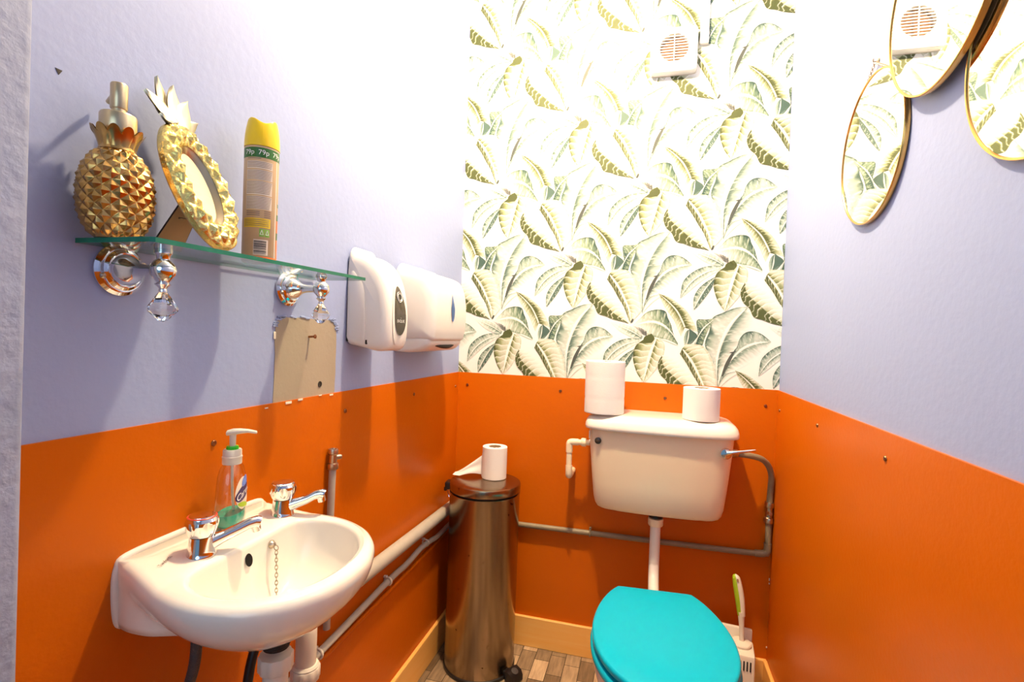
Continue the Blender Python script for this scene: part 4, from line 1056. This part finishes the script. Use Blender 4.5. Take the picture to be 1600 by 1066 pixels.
# ================================================================== TOILET
def outline(pts, k=6): return [(p.x, p.y) for p in spline([Vector((a, b, 0)) for a, b in pts], k)]
def toilet():
    rot = radians(4.5)
    t = thing('toilet', 'white toilet pan with closed turquoise seat and lid', 'toilet', (0.729, -0.342, 0), (0, 0, rot))
    # local: back edge of the lid at y=0, pan runs to -y
    half = [(0.0, 0.0), (0.060, 0.0), (0.093, -0.001), (0.102, -0.006), (0.125, -0.045), (0.147, -0.105), (0.160, -0.170), (0.163, -0.225), (0.155, -0.290), (0.132, -0.350), (0.095, -0.398), (0.050, -0.424), (0.0, -0.431)]
    h = outline(half)
    D = h+[(-x, y) for x, y in reversed(h[1:-1])]
    def scaled(s, dx=0.0): return [(x*s+dx, -0.2+(y+0.2)*s) for x, y in D]
    def rounded(z0, z1, s, bev):
        c = Vector((0, -0.2)); rings = []
        for k in range(4):
            a = (1-k/3)*pi/2
            rings.append([(*inset(p, c, bev*(1-cos(a))), z0+bev*(1-sin(a))) for p in scaled(s)])
        for k in range(5):
            a = k/4*pi/2
            rings.append([(*inset(p, c, bev*(1-cos(a))), z1-bev+bev*sin(a)) for p in scaled(s)])
        for q, dz in ((0.93, 0.0016), (0.8, 0.0026), (0.55, 0.0032), (0.25, 0.0034)):
            rings.append([(x*q, -0.2+(y+0.2)*q, z1+dz) for x, y in [inset(p, c, bev) for p in scaled(s)]])
        return G().loft(rings)
    make('lid', rounded(0.4155, 0.4345, 1.0, 0.007), 'turq', t, ang=50, label='glossy turquoise lid')
    make('seat', rounded(0.390, 0.4095, 1.022, 0.008), 'turq', t, ang=50, label='turquoise seat under the lid')
    for sx in (-0.10, 0.10): make('seat_buffer', G().box((sx, -0.20, 0.4125), (0.02, 0.03, 0.007), 0.002, 1), 'turq', t)
    for s in (-1, 1):
        make('hinge', G().lathe([(0.0001, 0), (0.013, 0), (0.013, 0.020), (0.010, 0.030), (0.0001, 0.030)], 20, T(s*0.078, 0.006, 0.385)), 'turq', t)
    # pan: rim, bowl wall, foot
    def el(cx, cy, a, b, z, p=2.2, n=64): return [(cx+a*abs(cos(2*pi*k/n))**(2/p)*(1 if cos(2*pi*k/n) > 0 else -1), cy+b*abs(sin(2*pi*k/n))**(2/p)*(1 if sin(2*pi*k/n) > 0 else -1), z) for k in range(n)]
    rings = [el(0, -0.14, 0.098, 0.205, 0.0), el(0, -0.14, 0.100, 0.207, 0.012), el(0, -0.135, 0.092, 0.195, 0.05), el(0, -0.14, 0.084, 0.185, 0.14), el(0, -0.155, 0.098, 0.190, 0.22), el(0, -0.185, 0.130, 0.205, 0.29), el(0, -0.200, 0.152, 0.214, 0.335),
             el(0, -0.205, 0.159, 0.218, 0.36), el(0, -0.205, 0.159, 0.219, 0.380), el(0, -0.205, 0.154, 0.214, 0.388), el(0, -0.205, 0.118, 0.172, 0.388), el(0, -0.205, 0.112, 0.165, 0.375), el(0, -0.19, 0.085, 0.12, 0.29), el(0, -0.17, 0.04, 0.05, 0.22)]
    make('pan', G().loft(rings), 'china', t, ang=60)
    g = G().loft([[(-0.095, -0.02, 0.385), (0.095, -0.02, 0.385), (0.095, -0.02, 0.33), (-0.095, -0.02, 0.33)], [(-0.090, 0.055, 0.384), (0.090, 0.055, 0.384), (0.088, 0.055, 0.335), (-0.088, 0.055, 0.335)], [(-0.060, 0.085, 0.380), (0.060, 0.085, 0.380), (0.055, 0.085, 0.34), (-0.055, 0.085, 0.34)]])
    make('pan_shelf', g, 'china', t, ang=50)
    g = G().tube([(0, 0.08, 0.30), (0, 0.03, 0.27), (0, -0.02, 0.20), (0, 0.02, 0.10), (0, 0.06, 0.03)], 0.05, 24, smooth=5)
    make('outlet_horn', g, 'china', t)
    make('flush_inlet', G().lathe([(0.0001, 0), (0.026, 0), (0.028, 0.012), (0.024, 0.020), (0.0001, 0.020)], 28, T(0.0, 0.075, 0.335) @ RX(-80)), 'china', t)
toilet()

def cistern():
    xc = 0.7325; x0 = -0.222; d = 0.183
    t = thing('cistern', 'cream low-level cistern above the toilet', 'cistern', (xc, -0.005, 0))
    n = 96
    def sec(hw, dep, z, y0=0.0, p=5.5, xs=0.0):
        o = []
        for k in range(n):
            a = 2*pi*k/n; ca, sa = cos(a), sin(a)
            pp = p if sa < 0 else 14
            r = (abs(ca)**pp+abs(sa)**pp)**(-1/pp)
            x = hw*ca*r; y = -dep/2-y0+dep/2*sa*r
            # front bulges a little
            if sa < 0: y -= 0.010*(1-(x/hw)**2)
            # two shallow vertical creases
            if sa < 0:
                q = abs(abs(x)-0.135); y += 0.0022*max(0, 1-q/0.006)
            o.append((x+xs, y, z))
        return o
    lv = [(0.565, 0.150, 0.085), (0.5655, 0.172, 0.110), (0.568, 0.182, 0.122), (0.573, 0.189, 0.130), (0.585, 0.1955, 0.138), (0.605, 0.2000, 0.146), (0.66, 0.2060, 0.153), (0.72, 0.2115, 0.159), (0.78, 0.2165, 0.164), (0.842, 0.221, 0.168)]
    make('tank', G().loft([sec(b, c2, a) for a, b, c2 in lv]), 'cream_plastic', t, ang=60, label='cream plastic tank')
    ld = [(0.834, 0.225, 0.174), (0.833, 0.2315, 0.181), (0.8345, 0.233, 0.183), (0.842, 0.2335, 0.1835), (0.850, 0.2325, 0.1815), (0.860, 0.229, 0.177), (0.869, 0.222, 0.170), (0.875, 0.212, 0.160), (0.8785, 0.196, 0.145), (0.8797, 0.17, 0.12), (0.880, 0.10, 0.07)]
    make('lid', G().loft([sec(b, c2, a, p=5.0) for a, b, c2 in ld]), 'china', t, ang=60, label='white domed lid')
    # lever
    lx, lz = 0.190, 0.792; fy = -0.170
    lv = make('flush_lever', G().lathe([(0.0001, 0), (0.016, 0), (0.0165, 0.002), (0.0165, 0.007), (0.014, 0.010), (0.0001, 0.012)], 30, T(lx, fy+0.004, lz) @ RX(90)), 'chrome', t, label='chrome flush lever')
    secs = []
    for u, w in ((0, 0.008), (0.012, 0.0065), (0.03, 0.0045), (0.060, 0.0042), (0.078, 0.0035), (0.081, 0.002)):
        secs.append([(lx+u*0.98, fy-0.010-0.004*min(1, u/0.02)+w*0.7*cos(2*pi*k/14), lz+0.004+u*0.20+w*sin(2*pi*k/14)) for k in range(14)])
    make('lever_arm', G().loft(secs), 'chrome', lv)
    b = make('badge', G().lathe([(0.0001, 0), (0.0105, 0), (0.0105, 0.0012), (0.0095, 0.002), (0.0001, 0.0021)], 32, T(-0.187, -0.1665, 0.797) @ RX(90)), 'badge', t, label='round dark badge')
    v, f = text_mesh('Ideal', 0.0062)
    make('lettering', G().add(v, f, T(-0.187, -0.1690, 0.797) @ RX(90)), 'screw', b)
    make('side_tab', G().box((-0.2155, -0.150, 0.812), (0.004, 0.012, 0.026), 0.0015, 1).box((-0.2150, -0.150, 0.791), (0.004, 0.010, 0.010), 0.0015, 1), 'china', t)
    make('flush_valve_nut', G().lathe([(0.0001, 0), (0.023, 0), (0.023, 0.012), (0.0001, 0.012)], 32, T(0.0, -0.088, 0.552)), 'black', t, label='black nut under the tank')
cistern()
t = thing('flush_pipe', 'white flush pipe between the cistern and the toilet pan', 'pipe', (0.7325, -0.093, 0))
make('pipe_run', G().tube([(0, 0, 0.545), (0, 0, 0.43), (0, -0.002, 0.39), (0, -0.03, 0.352), (0, -0.11, 0.338), (0, -0.150, 0.336)], 0.0165, 28, smooth=6), 'white_plastic', t)
make('coupling_nut', G().lathe([(0.0001, 0.524), (0.0215, 0.524), (0.0235, 0.527), (0.0240, 0.545), (0.0235, 0.5475), (0.0185, 0.5485), (0.0001, 0.5485)], 36), 'cream_plastic', t)
t = thing('overflow_pipe', 'short white elbow pipe at the left of the cistern', 'pipe', (0, 0, 0))
make('pipe_run', G().tube([(0.512, -0.095, 0.772), (0.455, -0.095, 0.770), (0.4475, -0.095, 0.768), (0.4445, -0.095, 0.7625), (0.4445, -0.095, 0.755), (0.4455, -0.095, 0.665)], 0.0095, 20), 'cream_plastic', t)
make('elbow', G().tube([(0.474, -0.095, 0.7708), (0.455, -0.095, 0.770), (0.4460, -0.095, 0.767), (0.4445, -0.095, 0.758), (0.4446, -0.095, 0.735)], 0.0112, 20, smooth=4), 'cream_plastic', t)
make('socket', G().lathe([(0.0001, 0), (0.0135, 0), (0.014, 0.002), (0.014, 0.012), (0.0125, 0.016), (0.0001, 0.016)], 28, T(0.500, -0.095, 0.772) @ RY(-90)), 'cream_plastic', t)
make('end_elbow', G().tube([(0.4455, -0.095, 0.690), (0.4457, -0.095, 0.665), (0.4457, -0.088, 0.655), (0.4457, -0.05, 0.652), (0.4457, -0.004, 0.652)], 0.0112, 20, smooth=3), 'cream_plastic', t)
t = thing('supply_pipe', 'drab grey water pipe behind the bin and up to the cistern', 'pipe', (0, 0, 0))
yb = -0.018
make('pipe_run', G().tube([(0.03, yb, 0.436), (0.30, yb, 0.439), (0.90, yb, 0.446), (1.05, yb, 0.449), (1.072, yb, 0.452), (1.081, yb, 0.464), (1.081, yb, 0.60), (1.083, yb, 0.672), (1.081, yb-0.008, 0.708), (1.066, yb-0.025, 0.742), (1.040, yb-0.045, 0.764), (1.00, yb-0.062, 0.774), (0.955, yb-0.070, 0.778)], 0.0092, 20, smooth=5), 'dull_pipe', t)
make('elbow', G().tube([(1.045, yb, 0.4490), (1.068, yb, 0.451), (1.079, yb, 0.458), (1.081, yb, 0.470), (1.081, yb, 0.486)], 0.0112, 20, smooth=4), 'dull_pipe', t)
iv = make('isolating_valve', G().lathe([(0.0001, 0.552), (0.0142, 0.552), (0.0148, 0.555), (0.0148, 0.565), (0.0135, 0.568), (0.0105, 0.570), (0.0105, 0.600), (0.0135, 0.602), (0.0148, 0.605), (0.0148, 0.615), (0.0142, 0.618), (0.0001, 0.618)], 24, T(1.0815, yb, 0)), 'brass_valve', t, ang=25)
make('valve_screw', G().lathe([(0.0001, 0), (0.0075, 0), (0.0075, 0.008), (0.0055, 0.012), (0.0001, 0.0125)], 18, T(1.0815, yb-0.007, 0.585) @ RX(90)), 'brass_valve', iv)
make('tank_connector', G().lathe([(0.0001, 0), (0.013, 0), (0.013, 0.016), (0.010, 0.020), (0.0001, 0.020)], 6*3, T(0.952, yb-0.070, 0.778) @ RY(90)), 'brass_valve', t)
make('pipe_clip', G().torus(0.0105, 0.0028, 20, 8, T(0.517, yb, 0.4415) @ RY(90)).box((0.517, -0.010, 0.455), (0.008, 0.010, 0.008), 0.001, 1), 'dull_pipe', t)

toilet_roll('toilet_roll', 0.5565, -0.118, ZL, 0.0635, 0.168, 0.022, 'tall wide paper roll on the left of the cistern lid', 'spare toilet rolls', bands=(0.28, 0.72))
toilet_roll('toilet_roll', 0.8545, -0.116, ZL, 0.0545, 0.0985, 0.024, 'short toilet roll on the right of the cistern lid', 'spare toilet rolls', rot=0.3)

# ================================================================== TOILET BRUSH
def brush():
    t = thing('toilet_brush', 'green and white handled toilet brush in its holder by the wall', 'toilet brush', (0.985, -0.112, 0), (0, 0, radians(-6)))
    t.scale = (1, 1, 0.955)
    hold = make('holder', G().box((0, -0.010, 0.105), (0.098, 0.092, 0.206), 0.008, 2), 'brush_white', t, label='white slotted holder')
    make('holder_back', G().box((-0.004, 0.043, 0.125), (0.100, 0.016, 0.232), 0.005, 2), 'brush_white', t)
    for k in range(9):
        make('slot', G().box((-0.036+k*0.009, -0.0565, 0.176), (0.0038, 0.003, 0.030), 0.0008, 1), 'dark' if k > 5 else 'card', hold)
    make('drip_cup', G().lathe([(0.0001, 0.205), (0.028, 0.205), (0.030, 0.215), (0.028, 0.218), (0.012, 0.222), (0.0001, 0.222)], 28, T(0.012, 0.0, 0)), 'brush_white', t)
    axis = [(0.014, 0.0, 0.215), (0.013, 0.002, 0.25), (0.010, 0.004, 0.30), (0.004, 0.008, 0.35), (-0.004, 0.012, 0.395), (-0.010, 0.015, 0.425)]
    make('stem', G().tube(axis[:3]+[(0.009, 0.0046, 0.312)], [0.0075, 0.0065, 0.0095, 0.0105], 18), 'brush_white', t)
    P = spline([Vector(p) for p in axis[2:]], 8)
    def sect(white):
        rings = []
        n = len(P)
        for i, p in enumerate(P):
            u = i/(n-1)
            w = (0.0105+0.0030*sin(pi*min(1, u*1.1)))*(1 if u < 0.85 else sqrt(max(0.02, 1-((u-.85)/.15)**2)))
            if white: rings.append([(p.x+w*0.34+w*0.72*cos(2*pi*k/18), p.y-0.0014+w*0.80*sin(2*pi*k/18), p.z) for k in range(18)])
            else: rings.append([(p.x-w*0.18+w*0.86*cos(2*pi*k/18), p.y+w*0.80*sin(2*pi*k/18), p.z) for k in range(18)])
        return G().loft(rings)
    h = make('handle', sect(False), 'lime', t, label='lime green grip')
    make('grip_inlay', sect(True), 'brush_white', h, label='white grip inlay')
    q = P[-5]
    make('hang_hole', G().lathe([(0.0001, 0), (0.004, 0), (0.004, 0.001), (0.0001, 0.001)], 16, T(q.x+0.003, q.y-0.0125, q.z) @ RX(90) @ Matrix.Diagonal((0.8, 1.3, 1, 1))), 'card', h)
brush()

# ================================================================== FAN AND TRUNKING
def fan():
    cx, cz, s = 0.734, 2.090, 0.0745
    t = thing('extractor_fan', 'square white extractor fan with round brown grille', 'fan', (cx, 0, cz))
    n = 64; r0 = 0.0465; hz = 0.006
    sq = []
    for k in range(n):
        a = 2*pi*k/n; ca, sa = cos(a), sin(a); q = (abs(ca)**14+abs(sa)**14)**(-1/14)
        sq.append((s*ca*q, s*sa*q))
    ring = lambda y, k=1.0: [(x*k, y, z*k) for x, z in sq]
    circ = lambda r, y: [(r*cos(2*pi*k/n), y, hz+r*sin(2*pi*k/n)) for k in range(n)]
    g = G().loft([ring(-0.0005), ring(-0.022), ring(-0.027, 0.985), ring(-0.029, 0.96), circ(r0, -0.029), circ(r0-0.001, -0.012)], False, False)
    make('cover', g, 'white_gloss', t, ang=40)
    make('fan_mesh', G().lathe([(0.0001, 0), (r0, 0), (r0, 0.001), (0.0001, 0.001)], 48, T(0, -0.011, hz) @ RX(90)), 'vent_brown', t, label='brown dusty mesh behind the slats')
    for k in range(-5, 6):
        z = hz+k*0.0092
        make('slat', G().box((0, -0.0285, z), (0.138, 0.0055, 0.0030), 0.0008, 1), 'white_gloss', t)
    make('centre_bar', G().box((0, -0.030, hz), (0.0026, 0.005, 0.094), 0.0006, 1), 'white_gloss', t)
    make('back_edge', G().loft([[(x*1.02, -0.0003, z*1.02) for x, z in sq], [(x*1.02, -0.004, z*1.02) for x, z in sq]]), 'sand', t)
fan()
tag(make('cable_trunking', G().box((0.829, -0.0075, (2.108+CEIL)/2), (0.027, 0.015, CEIL-2.108), 0.0015, 1), 'white_gloss'), 'white cable trunking running up the papered wall beside the fan', 'trunking')

# ================================================================== MIRRORS
def mirror(y, z, r, label, hook, off=0.0, tilt=0.0):
    t = thing('round_mirror', label, 'mirror', (W-off, y, z), (0, 0, 0), 'round mirrors on the right wall')
    M4 = RY(-90)
    make('mirror_glass', G().lathe([(0.0001, 0.0085), (r-0.002, 0.0085), (r-0.002, 0.0078), (0.0001, 0.0078)], 128, M4), 'mirror', t, smooth=False)
    make('rim', G().lathe([(r-0.003, 0.001), (r, 0.001), (r+0.0014, 0.002), (r+0.0018, 0.009), (r+0.0010, 0.0105), (r-0.0012, 0.0104), (r-0.0022, 0.0088)], 128, M4, cap0=False, cap1=False), 'brass', t, label='thin brass rim')
    make('backing', G().lathe([(0.0001, 0.0006), (r-0.004, 0.0006), (r-0.004, 0.0075), (0.0001, 0.0075)], 96, M4), 'card', t)
    hy, hzz = hook[0]-y, hook[1]-z
    for sgn in (-1, 1):
        a = radians(90+sgn*45)
        e = Vector((-0.004, (r+0.001)*cos(a), (r+0.001)*sin(a))); h = Vector((-0.006+off, hy, hzz))
        P = resample([h, e], 30)
        g = G()
        for k in range(30):
            m = (P[k]+P[k+1])/2; d = (P[k+1]-P[k])
            qm = d.to_track_quat('Z', 'Y').to_matrix().to_4x4()
            g.torus(0.0022, 0.0006, 12, 6, T(*m) @ qm @ RZ(90*(k % 2)) @ RX(90) @ Matrix.Diagonal((1, 1.3, 1, 1)))
        make('hanging_chain', g, 'brass_valve', t, label='fine hanging chain')
        make('chain_ring', G().torus(0.0045, 0.0007, 18, 6, T(*e) @ RY(90)), 'brass', t)
    make('hook', G().tube([(off, hy, hzz+0.002), (off-0.007, hy, hzz+0.001), (off-0.0095, hy, hzz+0.003), (off-0.0095, hy, hzz+0.007)], 0.0016, 10, smooth=4).lathe([(0.0001, 0), (0.006, 0), (0.005, 0.002), (0.0001, 0.0025)], 16, T(off, hy, hzz+0.002) @ RY(-90)), 'brass_valve', t)
mirror(-0.6535, 1.5105, 0.1430, 'round brass mirror hanging lowest, its chain and hook in view', (-0.655, 1.679))
mirror(-0.9080, 1.6645, 0.1525, 'round brass mirror reflecting the fan, overlapping the hanging one', (-0.908, 1.85), 0.0115)
mirror(-1.1165, 1.4895, 0.1490, 'round brass mirror at the right, farthest from the papered wall', (-1.1165, 1.70))
